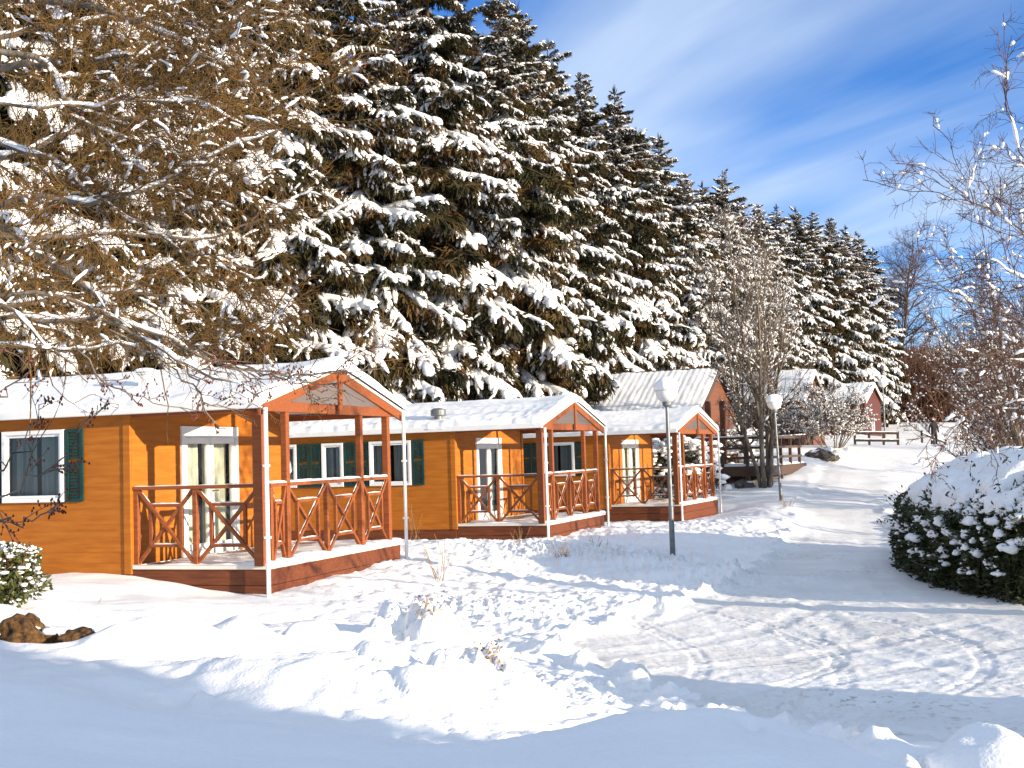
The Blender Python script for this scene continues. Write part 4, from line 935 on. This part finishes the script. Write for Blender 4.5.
# ------------------------------------------------------------------ shrubs, lamps, fences
def ico(n):
    bm = bmesh.new(); bmesh.ops.create_icosphere(bm, subdivisions=n, radius=1); V = np.array([v.co[:] for v in bm.verts]); F = np.array([[v.index for v in f.verts] for f in bm.faces]); bm.free(); return V, F
ICO1, ICO2, ICO3, ICO4 = ico(1), ico(2), ico(3), ico(4)
def blobs(c, size, g, squash=.7, rough=.25, base=ICO2):
    V0, F0 = base; n = len(c)
    ph = g.uniform(0, 6.28, (n, 6)); fr = g.uniform(1.5, 3.2, (n, 6))
    d = 1+rough*(np.sin(V0[None, :, 0]*fr[:, 0:1]*2+ph[:, 0:1])+np.sin(V0[None, :, 1]*fr[:, 1:2]*2+ph[:, 1:2])+np.sin(V0[None, :, 2]*fr[:, 2:3]*2+ph[:, 2:3]))/1.6
    sc = np.asarray(size)[:, None, None]*np.stack([g.uniform(.8, 1.3, n), g.uniform(.8, 1.3, n), np.full(n, squash)], -1)[:, None, :]
    V = c[:, None]+V0[None]*d[..., None]*sc
    return V.reshape(-1, 3), (F0[None]+(np.arange(n)*len(V0))[:, None, None]).reshape(-1, F0.shape[1])
def rock(name, pos, size, mat, parent, seed, squash=.6):
    g = np.random.default_rng(seed); V0, F0 = ICO4; V = V0.copy()
    o = g.uniform(0, 50, 3)
    d = np.array([1+.50*mnoise.noise(Vector(v)*1.3+Vector(o))+.22*mnoise.noise(Vector(v)*3.1+Vector(o))+.20*abs(mnoise.noise(Vector(v)*7+Vector(o)))+.10*mnoise.noise(Vector(v)*15+Vector(o)) for v in V0])
    V = V0*d[:, None]*np.array([1, .8, squash])*size+np.array(pos)
    return mesh_obj(name, V, F0, mat, parent, smooth=False)

def lamp(px, py, d, H, label, lean=0, Dg=.40):
    x, y, z = gpos(px, py, d); r = empty('street_lamp', (x, y, z)); tag(r, label, 'lamp post', 'globe lamp posts')
    r.rotation_euler = (0, lean, 0)
    p = MB(); p.tube([(0, 0, -.4), (0, 0, .9), (0, 0, .92), (0, 0, H-.22)], [.05, .048, .038, .032], 14); p.build('pole', MAT['metal'], r, smooth=False)
    c = MB(); c.tube([(0, 0, H-.24), (0, 0, H-.20), (0, 0, H-.14), (0, 0, H-.12)], [.04, .085, .09, .07], 16); c.build('collar', MAT['metal'], r, smooth=False)
    V0, F0 = ICO4; mesh_obj('globe', V0*Dg/2+np.array([0, 0, H+Dg/2-.16]), F0, MAT['globe'], r, smooth=True)
    top = V0[:, 2] > .05; f = F0[top[F0].all(1)]
    n_ = np.array([mnoise.noise(Vector(v)*2.2+Vector((px, 0, 0))) for v in V0])
    th = np.clip((V0[:, 2]-.05)/.5, 0, 1)**.6*(.055+.03*n_)
    V = V0*(Dg/2+.002+th)[:, None]*np.array([1.0, 1.0, 1.02])+np.array([0, 0, H+Dg/2-.16]); u, inv = np.unique(f, return_inverse=True)
    mesh_obj('snow_cap', V[u], inv.reshape(f.shape), MAT['snow'], r, smooth=True)
    return r
lamp(673, 560, 21.8, 2.93, 'tall grey lamp post with snow capped globe, before the farthest chalet', .0)
lamp(781, 500, 37, 2.92, 'thin lamp post with a pale globe beside the many stemmed leafless tree', R(-1.5), .44)
lamp(885, 432, 68, 3.0, 'small distant lamp post behind the low rail fence', 0, .46)

def leafy(name, pos, rad, label, mat, nleaf, lsize, nblob, bsize, seed, cat='shrub', group=None, squash=1.0, top=.0, stems=True):
    g = np.random.default_rng(seed); r = empty(name, pos); tag(r, label, cat, group); rad = np.array(rad)
    v = unit(g.normal(size=(nleaf, 3))); rr = g.random(nleaf)**.35
    bump = 1+.22*np.sin(v[:, 0]*4+seed)*np.sin(v[:, 1]*5+1)+.15*np.sin(v[:, 2]*7+seed)
    c = v*rad*rr[:, None]*bump[:, None]+np.array([0, 0, rad[2]*.85])
    c = c[c[:, 2] > -.1]
    add_leaves('leaves', c, lsize, mat, r, g, nrm=unit(v[:len(c)]), asp=.45)
    v = unit(g.normal(size=(nblob, 3))+np.array([0, 0, .75])); bump = 1+.22*np.sin(v[:, 0]*4+seed)*np.sin(v[:, 1]*5+1)+.15*np.sin(v[:, 2]*7+seed)
    c = v*rad*bump[:, None]*g.uniform(.85, 1.02, (nblob, 1))+np.array([0, 0, rad[2]*.85+top])
    mesh_obj('snow', *blobs(c, bsize*g.uniform(.45, 1.4, nblob), g, .55, .2), MAT['snow_tree'], r, smooth=True)
    if stems:
        n = 14; a = g.uniform(0, 6.28, n); d = np.stack([np.cos(a)*.7, np.sin(a)*.7, np.ones(n)], -1)
        P = grow(np.zeros((n, 3)), d, np.full(n, rad[2]*1.4), 6, g, .1, 0); mesh_obj('stems', *tubes(P, np.repeat([np.linspace(.012, .005, 6)], n, 0), 5), MAT['bark'], r)
    return r
x, y, z = gpos(3, 600, 12.4)
leafy('evergreen_bush', (x, y, z-.02), (.38, .38, .36), 'small leafy evergreen bush with snow tufts at the left, before the nearest chalet', MAT['bush'], 2600, .065, 260, .026, 3)
x, y, z = gpos(672, 500, 40)
leafy('evergreen_bush', (x, y, z), (1.5, 1.2, 1.25), 'dark snow covered bush seen through the porch of the farthest chalet', MAT['hedge'], 7000, .09, 600, .11, 4)
x, y, z = gpos(737, 465, 47)
leafy('evergreen_bush', (x, y, z), (.95, .8, .95), 'round snow covered bush behind the dark rails of the brown house', MAT['hedge'], 3000, .09, 450, .12, 5)

# --- the big hedge on the right
HP = np.array([(6.15, 15.0), (5.85, 17), (6.1, 19.6), (7.5, 23.6), (9.5, 23.0), (13.5, 20.6), (14.5, 17), (12, 14.6), (8.5, 14.2)])
def poly_sd(X, Y):
    inside = np.zeros(X.shape, bool); D = np.full(X.shape, 1e9); n = len(HP)
    for i in range(n):
        a, b = HP[i], HP[(i+1) % n]; e = b-a; t_ = np.clip(((X-a[0])*e[0]+(Y-a[1])*e[1])/(e@e), 0, 1)
        D = np.minimum(D, np.hypot(X-a[0]-t_*e[0], Y-a[1]-t_*e[1]))
        c = ((a[1] > Y) != (b[1] > Y)) & (X < (b[0]-a[0])*(Y-a[1])/(b[1]-a[1]+1e-12)+a[0]); inside ^= c
    return np.where(inside, D, -D)
def hedge_h(X, Y, snow=0):
    s = poly_sd(X, Y)+.16*fbm(X*1.1, Y*1.1, 202, 4); e = .42
    zt = -.80+.82*(1-np.exp(-np.maximum(s-.3, 0)/2.0))-.16*sstep(17, 20, Y)*sstep(2, .2, s)+.16*fbm(X*.9, Y*.9, 205, 3)+.08*fbm(X*3, Y*3, 208, 2)
    zg = -2.15; k = np.clip(s/e, 0, 1); return zg+(zt-zg)*(1-(1-k)**2.6)**.42, s
def hedge():
    g = np.random.default_rng(77); r = empty('hedge', (9, 20, -2.0)); tag(r, 'big dark leafy hedge under a thick cap of snow beside the road', 'hedge'); o = np.array([9, 20, -2.0])
    X, Y = np.meshgrid(np.arange(5.7, 16, .07), np.arange(12.3, 33.6, .07)); Z, S = hedge_h(X, Y); ny, nx = X.shape
    Vt = np.stack([X, Y, Z], -1).reshape(-1, 3); I = (np.arange(ny-1)[:, None]*nx+np.arange(nx-1)).reshape(-1); F = np.stack([I, I+1, I+1+nx, I+nx], -1)
    ins = (S.reshape(-1)[F] > -.02).all(1); F = F[ins]; Pq = Vt[F]
    nrm = np.cross(Pq[:, 2]-Pq[:, 0], Pq[:, 3]-Pq[:, 1]); ar = np.linalg.norm(nrm, axis=1)/2; nrm = unit(nrm)
    cen = Pq.mean(1); core = Vt-0; u, inv = np.unique(F, return_inverse=True)
    Vc = Vt[u].copy(); Vc[:, 2] -= .07
    nv = np.zeros((len(Vt), 3)); 
    for kk in range(4): np.add.at(nv, F[:, kk], nrm)
    Vc = Vt[u]-unit(nv[u])*.10-o
    mesh_obj('inner_foliage', Vc, inv.reshape(F.shape), MAT['hedge'], r, smooth=True)
    # leaves, denser where the hedge faces the road
    wgt = ar*np.where(cen[:, 0] < 8.5, 1, .25)*1.; wgt = wgt/wgt.sum()
    n = 60000; ix = g.choice(len(F), n, p=wgt); uv = g.random((n, 2, 1)); q = Pq[ix]
    c = (q[:, 0]*(1-uv[:, 0])+q[:, 1]*uv[:, 0])*(1-uv[:, 1])+(q[:, 3]*(1-uv[:, 0])+q[:, 2]*uv[:, 0])*uv[:, 1]
    c = c+nrm[ix]*g.uniform(-.09, .06, (n, 1)); add_leaves('leaves', c-o, .085, MAT['hedge'], r, g, nrm=nrm[ix]+np.array([0, 0, -.2]), asp=.42)
    m_ = 30000; per = [(HP[i_], HP[i_+1]) for i_ in (0, 1, 2, 3)]+[(HP[-1], HP[0]), (HP[-2], HP[-1])]; ll = np.array([np.linalg.norm(b_-a_) for a_, b_ in per])*np.array([1, 1, .7, .35, 1, .6]); w_ = g.choice(6, m_, p=ll/ll.sum()); u_ = g.random((m_, 1))
    A_ = np.array([q_[0] for q_ in per])[w_]; B_ = np.array([q_[1] for q_ in per])[w_]; e_ = unit(B_-A_); nn_ = np.stack([-e_[:, 1], e_[:, 0]], -1)
    in_ = g.uniform(-.02, .42, (m_, 1)); hh = g.random(m_)**.8*1.15; bul = .16*np.sin(hh*2.2)
    pc = A_+(B_-A_)*u_-nn_*(in_+bul[:, None]-.05)
    c3 = np.concatenate([pc, (-2.1+hh)[:, None]], 1); add_leaves('lower_leaves', c3-o, .085, MAT['hedge'], r, g, nrm=np.concatenate([nn_, np.zeros((m_, 1))], 1)+np.array([0, 0, -.2]), asp=.42)
    nt2 = 260; ix2 = g.choice(len(F), nt2, p=wgt); tw = grow(cen[ix2]-nrm[ix2]*.1-o, nrm[ix2]+g.normal(0, .35, (nt2, 3))+np.array([0, 0, .35]), g.uniform(.2, .5, nt2), 5, g, .12, .02)
    mesh_obj('stray_twigs', *tubes(tw, np.repeat([np.linspace(.007, .003, 5)], nt2, 0), 4), MAT['bark'], r)
    add_leaves('leaves', np.concatenate([tw[:, k_]+g.normal(0, .03, (nt2, 3)) for k_ in (2, 3, 4, 4)]), .085, MAT['hedge'], r, g, asp=.42)
    # snow cap: thick on the top, breaking into clumps down the face
    tn = fbm(X*2.2, Y*2.2, 301, 4); nz = np.ones(len(F)); slope = nrm[:, 2]
    T = .14+.07*fbm(X*1.5, Y*1.5, 305, 3)+.09*np.abs(fbm(X*3.5, Y*3.5, 307, 3)); cov = slope+.30*tn.reshape(-1)[F].mean(1)+.12*sstep(.2, 1.6, S.reshape(-1)[F].mean(1))
    ok = cov > .56
    Ff = F[ok]; u, inv = np.unique(Ff, return_inverse=True)
    cnt = np.bincount(Ff.ravel(), minlength=len(Vt))[u]; th = T.reshape(-1)[u]*np.where(cnt >= 4, 1, -.2)
    Vs = Vt[u]+unit(nv[u])*th[:, None]-o
    so = mesh_obj('snow_cap', Vs, inv.reshape(Ff.shape), MAT['snow_tree'], r, smooth=True); m = so.modifiers.new('s', 'SUBSURF'); m.levels = m.render_levels = 1
    # clumps
    hgt = (cen[:, 2]+2.1)/1.4; wg = ar*np.where(slope < .8, 1, .35)*np.clip(hgt, .03, 1)**1.2*np.where(cen[:, 0] < 9, 1, .3); wg /= wg.sum()
    n = 7500; ix = g.choice(len(F), n, p=wg); c = cen[ix]+nrm[ix]*.03+g.normal(0, .03, (n, 3)); sz = g.gamma(1.6, .017, n)*(.6+.6*hgt[ix])+.012
    mesh_obj('snow_clumps', *blobs(c-o, np.clip(sz, .01, .16), g, .62, .25), MAT['snow_tree'], r, smooth=True)
hedge()

# --- unseen hedges added right of the view to cast shade on bank and road
def screen(name, pts, H, label, seed, th=1.1):
    g = np.random.default_rng(seed); x0, y0 = pts[0]; z0 = gz(x0, y0); r = empty(name, (x0, y0, z0)); tag(r, label, 'hedge')
    A = np.array(pts[0]); B = np.array(pts[1]); L = np.linalg.norm(B-A); e = (B-A)/L; nn = np.array([-e[1], e[0]])
    n = 26000; s = g.random(n)*L; h = g.random(n); hm = H*(1+.10*perlin(s*.9, s*0+seed, 5)+.05*perlin(s*3, s*0, 9)); w_ = g.uniform(-1, 1, n)*th*(1-.5*h)
    c = np.stack([e[0]*s+nn[0]*w_, e[1]*s+nn[1]*w_, h*hm], -1)+g.normal(0, .05, (n, 3)); add_leaves('foliage', c, .30, MAT['hedge'], r, g, asp=.8)
    m = MB(); 
    for k in range(int(L/1.2)+1): p = e*min(k*1.2+.3, L); m.tube([(p[0], p[1], -.4), (p[0], p[1], H*.85)], [.07, .02], 6)
    m.build('stems', MAT['bark'], r)
    c = np.stack([e[0]*s[:700]+nn[0]*w_[:700]*.6, e[1]*s[:700]+nn[1]*w_[:700]*.6, hm[:700]+.03], -1); mesh_obj('snow', *blobs(c, g.uniform(.12, .3, 700), g, .5, .2), MAT['snow_tree'], r, smooth=True)
screen('unseen_tall_hedge', [(10.2, -.45), (9.4, -10.0)], 4.6, 'tall hedge out of view, added to shade the near bank', 5)
screen('unseen_low_hedge', [(6.3, 7.1), (6.9, 2.2)], .95, 'low hedge out of view, added to shade the near right of the road', 6, .45)

# --- earth and stones breaking through the snow at the left
def earth(px, py, d, size, label, seed, sq=.6, mat='earth', blob=10, name='earth_clod'):
    x, y, z = gpos(px, py, d); r = empty(name, (x, y, z)); tag(r, label, 'rock'); g = np.random.default_rng(seed)
    rock('stone', (0, 0, size*.15), size, MAT[mat], r, seed, sq); rock('stone', (size*.7, .05, size*.0), size*.55, MAT[mat], r, seed+1, sq); 
    c = g.normal(0, 1, (blob, 3))*np.array([size*.6, size*.35, size*.10])+np.array([0, 0, size*(.50 if mat == 'rock' else .42)]); mesh_obj('snow', *blobs(c, size*g.uniform(.10, .34, blob), g, .6, .25), MAT['snow'], r, smooth=True)
earth(22, 664, 9.3, .20, 'jagged brown earthy stone poking out of the snow at far left', 11, .85, blob=12)
earth(80, 668, 9.3, .17, 'low brown stone half buried in snow, right of the jagged one', 14, .42, blob=8)
earth(823, 459, 50, .55, 'dark snow capped boulder beside the upper road', 18, .5, 'rock', 16, 'boulder')
earth(744, 487, 42.5, .32, 'small dark stone at the foot of the many stemmed tree', 20, .6, 'rock', 4, 'boulder')

# --- dry stems and leaves sticking out of the snow
def stems(px, py, d, n, H, label, seed, spread=.35, mat='straw', tuft=0):
    x, y, z = gpos(px, py, d); r = empty('dry_shrub', (x, y, z)); tag(r, label, 'shrub'); g = np.random.default_rng(seed)
    a = g.uniform(0, 6.28, n); dd = np.stack([np.cos(a)*spread, np.sin(a)*spread, np.ones(n)], -1)
    P = grow(np.stack([g.normal(0, .05, n), g.normal(0, .05, n), np.full(n, -.08)], -1), dd, H*g.uniform(.5, 1.1, n), 7, g, .07, 0); Rd = np.repeat([np.linspace(.005, .0025, 7)], n, 0)
    P1, L1, R1 = spawn(P, np.full(n, H), Rd, 2, .3, .9, 30, .3, 5, g, .08, .02, .2, .8, .0025)
    mesh_obj('stems', *merge([tubes(P, Rd, 4), tubes(P1, R1, 3)]), MAT[mat], r)
    if tuft:
        c = g.normal(0, 1, (tuft, 3))*np.array([.09, .07, .06])+np.array([0, -.05, .05]); add_leaves('dead_leaves', c, .035, MAT['straw'], r, g)
stems(440, 586, 17.5, 9, .75, 'tallest clump of bare brown stems, in the snow right of the nearest porch', 1)
stems(563, 563, 20.5, 14, .40, 'dry brown weed tuft near the middle of the snow', 2, .5, tuft=30)
stems(598, 548, 23.5, 8, .34, 'small dry tuft below the middle chalet porch', 3, .5)
stems(428, 620, 12.0, 10, .12, 'dead leaves showing in the lumpy snow heap left of centre', 4, .8, tuft=90)
stems(487, 708, 8.8, 12, .10, 'dead leaves showing in the crumbling snow heap by the near bank', 5, .8, tuft=110)
stems(197, 645, 10.4, 2, .13, 'single dark twig stuck in the snow at left', 6, .3, 'bark')
stems(100, 596, 14, 2, .22, 'lone thin bent stalk in the smooth snow at left', 7, .9)
stems(787, 512, 34, 12, .5, 'small twiggy plant at the edge of the road, near the middle lamp', 8, .5)
stems(412, 545, 25, 9, .8, 'thin upright stems against the wall of the middle chalet', 9, .2)
stems(520, 548, 24, 7, .5, 'sparse stems before the middle chalet porch', 10, .35)

# --- leafless trees and shrubs, middle distance
bare_tree('leafless_tree', gpos(766, 487, 42), 31, 6, 8.9, 'twiggrey', 'bark', 'tall many stemmed leafless tree behind the middle lamp', lv=(16, 10, 9), snow=.8, sbase=.017, r0=.085, lean=.17, rmin=.005, grav=.03, spread=38, ratio=.42)
bare_tree('leafless_tree', gpos(748, 482, 43.5), 32, 2, 7.2, 'twiggrey', 'bark', 'two stemmed leafless tree just left of the many stemmed one', lv=(12, 9, 9), snow=1.0, sbase=.018, r0=.09, lean=.1, rmin=.0055, grav=.03, ratio=.4)
for (px, py, d, H, sd_, mt, lab, kw) in [
    (833, 447, 54, 2.7, 41, 'twiggrey', 'round frosted shrub just behind the boulder', dict(stems=12, lean=.75, sbase=.028, snow=.9)),
    (803, 446, 57, 3.3, 42, 'twigred', 'snowy reddish shrub before the shuttered brown house', dict(stems=9, lean=.7, sbase=.026, snow=.8)),
    (780, 450, 60, 3.6, 43, 'twigred', 'snowy reddish shrub between the brown houses', dict(stems=7, lean=.5, sbase=.024, snow=.7)),
    (975, 425, 82, 8.0, 45, 'twigred', 'brown leafless tree behind and right of the walker', dict(stems=6, lean=.35, sbase=.028, snow=.6)),
    (1008, 440, 54, 7.0, 46, 'twigred', 'reddish snowy tree to the right of the walker', dict(stems=7, lean=.55, sbase=.026, snow=.7)),
    (1022, 440, 44, 6.6, 47, 'twigred', 'reddish brown snowy tree above the hedge, beside the right edge', dict(stems=7, lean=.55, sbase=.026, snow=.7)),
    (1050, 440, 38, 6.8, 48, 'twigred', 'reddish brown snowy tree at the right edge, behind the hedge', dict(stems=7, lean=.6, sbase=.024, snow=.7)),
    (1050, 440, 36, 4.2, 49, 'twigred', 'low snowy shrub just outside the right edge, behind the hedge cap', dict(stems=9, lean=.9, sbase=.024, snow=.8)),
    (1040, 440, 34, 4.4, 50, 'twigred', 'low snowy shrub behind the hedge at the right edge', dict(stems=9, lean=.9, sbase=.022, snow=.8)),
    ]:
    bare_tree('leafless_shrub' if H < 5 else 'leafless_tree', gpos(px, py, d), sd_, kw['stems'], H, mt, 'bark', lab, cat='shrub' if H < 5 else 'tree', lv=(9, 10, 9), snow=kw['snow'], sbase=kw['sbase']*.95, r0=.035, lean=kw['lean'], rmin=.008, spread=42, ratio=.5)
bare_tree('leafless_tree', gpos(1150, 470, 22), 51, 5, 8.4, 'twigred', 'bark', 'tall leafless tree just beyond the right edge, its outer twigs against the sky', lv=(10, 10, 8), snow=.5, sbase=.014, r0=.055, lean=.38, rmin=.004, spread=45, ratio=.55, upb=.35)
bare_tree('leafless_tree', gpos(1045, 455, 27), 52, 6, 8.0, 'twigred', 'bark', 'slim leafless tree behind the hedge at the right, several thin upright stems', lv=(9, 10, 8), snow=.45, sbase=.014, r0=.045, lean=.25, rmin=.005, spread=40, ratio=.5, upb=.4)
p = at(893, 330, 150); zz = gz(p.x, p.y)
bare_tree('leafless_tree', (p.x, p.y, zz), 53, 1, (at(893, 236, 150).z-zz)*1.0, 'darkwood', 'darkwood', 'tall bare tree standing alone beyond the end of the wood', lv=(46, 13, 9), snow=0, r0=.34, lean=.02, rmin=.013, spread=52, ratio=.40, upb=.12, base=-.12, lens=(.5, .5))
boughs3 = [([(1160, 330, 12.5), (1075, 215, 12.3), (1022, 155, 12.2), (1003, 100, 12)], .018),
 ([(1160, 340, 12.5), (1060, 255, 12.3), (1000, 215, 12.2), (946, 196, 12)], .018),
 ([(1160, 360, 12.5), (1050, 335, 12.4), (985, 305, 12.3), (940, 285, 12.2), (905, 268, 12)], .020),
 ([(1160, 420, 11.5), (1090, 410, 11.4), (1040, 402, 11.3), (1000, 402, 11.2), (965, 412, 11.2)], .020),
 ([(1160, 400, 12), (1050, 372, 12), (985, 352, 12), (925, 350, 12)], .018),
 ([(1160, 300, 12.6), (1080, 225, 12.6), (1040, 170, 12.6), (1010, 165, 12.6)], .016),
 ([(1160, 380, 12), (1060, 300, 12), (1010, 270, 12), (960, 250, 12)], .016)]
bough_tree('leafless_tree', (8.0, 12.9), boughs3, 61, 'reddish twigged leafless tree at the near right, its arching snowy boughs reaching over the hedge', 9, 7, 6, 'twigred', leaves=0, guard=False, snowf=.3, trunkH=4.6, sbase=.011)
# brown scrub covering the rise beyond
def scrub():
    g = np.random.default_rng(9); Ps = []
    n = 2600; px = g.uniform(880, 1060, n); d = g.uniform(105, 190, n); Q = []
    for a, b in zip(px, d):
        q_ = at(a, 440, b); Q.append((q_.x, q_.y))
    Q = np.array(Q); zq = ground_h(Q[:, 0], Q[:, 1], False); base = np.stack([Q[:, 0], Q[:, 1], zq], -1)
    b2 = np.repeat(base, 3, 0); dd = g.normal(0, .4, b2.shape)+np.array([0, 0, 1.]); L = g.uniform(3, 7.5, len(b2))
    P = grow(b2, dd, L, 5, g, .12, 0); Rd = np.repeat([np.linspace(.06, .02, 5)], len(b2), 0)
    P1, L1, R1 = spawn(P, L, Rd, 6, .2, .95, 35, .35, 4, g, .1, .05, .2, .6, .025)
    o = mesh_obj('scrub', *merge([tubes(P, Rd, 3), tubes(P1, R1, 3)]), MAT['twigred']); tag(o, 'brown leafless scrub covering the rise beyond the road', 'scrub', kind='stuff')
scrub()

# --- fences
def rail_fence(a, b, n, H, rails, label, mat='greywood', name='rail_fence', snow=True, th=.10):
    ax_, ay, az = a; bx, by, bz = b; r = empty(name, (ax_, ay, az)); tag(r, label, 'fence'); D = Vector((bx-ax_, by-ay, bz-az))
    for k in range(n):
        p = D*(k/(n-1)); m = MB(); m.box(p.x-th/2, p.x+th/2, p.y-th/2, p.y+th/2, p.z-.4, p.z+H); m.build('post', MAT[mat], r)
    for h in rails:
        m = MB(); off = Vector((0, -th*.5-.02, h)); m.bar(off-D.normalized()*.05, D+off+D.normalized()*.05, .04, .12); ra = m.build('rail', MAT[mat], r)
        if snow:
            s = np.linspace(0, 1, 24); Pq = np.array([off+D*t_+Vector((0, 0, .075)) for t_ in s])[None]; g = np.random.default_rng(int(h*100)); mesh_obj('rail_snow', *tubes(Pq, (.035*g.uniform(.5, 1.3, 24))[None], 6, .7), MAT['snow'], ra, smooth=True)
    return r
rail_fence(gpos(855, 442, 62), gpos(898, 442, 62), 4, .72, (.22, .60), 'low dark two rail fence across the end of the road', 'fence')
rail_fence(gpos(778, 452, 54), gpos(812, 446, 57), 8, .75, (.45,), 'low picket fence of dark posts before the shuttered brown house', 'fence')
rail_fence(gpos(922, 440, 70), gpos(945, 436, 74), 3, .95, (.75,), 'short length of fence behind the walker', 'fence')
# veranda of the brown house
def veranda():
    fl = MB()
    for k in range(14): fl.box(.35+k*.19, .35+k*.19+.18, -1.2, 4.2, .52, .60)
    fl.box(.3, 3.05, -1.26, -1.21, .25, .60); fl.box(3.055, 3.1, -1.2, 4.2, .25, .60)
    fo = fl.build('veranda_floor', MAT['darkwood'], big)
    snow_sheet('veranda_snow', fo, .32, 3.08, -1.25, 4.2, lambda X, Y: X*0+.60, lambda X, Y: .07+.03*perlin(X*2, Y*2, 4), 30, 50, .06)
    for x, y in [(.4, -1.22), (1.3, -1.22), (2.2, -1.22), (3.03, -1.22), (3.03, .3), (3.03, 1.8), (3.03, 3.3)]:
        m = MB(); m.box(x-.05, x+.05, y-.05, y+.05, -.4, 1.62); m.build('veranda_post', MAT['darkwood'], big)
    for h in (.85, 1.2, 1.55):
        m = MB(); m.box(.35, 3.08, -1.31, -1.275, h, h+.09); ra = m.build('veranda_rail', MAT['darkwood'], big); m = MB(); m.box(3.085, 3.12, -1.2, 3.35, h, h+.09); m.build('veranda_rail', MAT['darkwood'], big)
        if h > 1.3: snow_sheet('rail_snow', ra, .33, 3.1, -1.34, -1.24, lambda X, Y: X*0+h+.09, lambda X, Y: .05+.02*perlin(X*3, Y, 2), 40, 6, .04)
    for x in (.55, 1.1):
        m = MB(); m.box(x-.09, x+.09, -.35, -.17, .6, 3.0); m.build('pillar', MAT['brownwood'], big)
veranda()

# --- the walker on the road
def person():
    x, y, z = gpos(935, 453, 69); r = empty('person', (x, y, z-.02), R(15)); tag(r, 'person in dark winter clothes walking at the top of the road', 'person')
    V = [(0, 0, .93), (0, 0, 1.12), (0, .0, 1.34), (0, -.01, 1.46), (0, -.03, 1.53), (0, -.03, 1.64), (0, -.02, 1.72),
         (.17, 0, 1.38), (.27, .02, 1.14), (.22, -.10, .93), (.20, -.14, .86), (-.17, 0, 1.38), (-.28, .03, 1.15), (-.30, .0, .92), (-.30, -.01, .84),
         (.09, 0, .88), (.11, -.06, .50), (.12, .02, .10), (.12, -.10, .04), (-.09, 0, .88), (-.10, .05, .50), (-.11, .14, .12), (-.11, .04, .04)]
    E_ = [(0, 1), (1, 2), (2, 3), (3, 4), (4, 5), (5, 6), (2, 7), (7, 8), (8, 9), (9, 10), (2, 11), (11, 12), (12, 13), (13, 14), (0, 15), (15, 16), (16, 17), (17, 18), (0, 19), (19, 20), (20, 21), (21, 22)]
    Rr = [.16, .15, .17, .07, .07, .105, .08, .085, .065, .05, .045, .085, .065, .05, .045, .11, .08, .06, .05, .11, .08, .06, .05]
    me = bpy.data.meshes.new('person_body'); me.from_pydata(V, E_, []); o = bpy.data.objects.new('body', me); COL.objects.link(o); o.parent = r
    m = o.modifiers.new('skin', 'SKIN'); me.skin_vertices[0].data[0].use_root = True
    for i, q_ in enumerate(Rr): me.skin_vertices[0].data[i].radius = (q_, q_*.85)
    o.modifiers.new('sub', 'SUBSURF').render_levels = 2; me.materials.append(MAT['cloth_dark'])
    V0, F0 = ICO3; face = V0*np.array([.075, .05, .10])+np.array([0, -.085, 1.61]); mesh_obj('face', face, F0, MAT['skin'], r, smooth=True)
    mesh_obj('nose', V0*np.array([.012, .02, .02])+np.array([0, -.14, 1.60]), F0, MAT['skin'], r, smooth=True)
    h = V0*np.array([.115, .12, .10])+np.array([0, -.01, 1.69]); mesh_obj('hat', h, F0, MAT['rust'], r, smooth=True)
person()

for o in bpy.data.objects:
    if o.parent is not None and o.name.split('.')[0] in ('snow', 'snow_clumps', 'dead_leaves', 'stray_twigs', 'leaves', 'lower_leaves', 'low_branches'): o['kind'] = 'stuff'
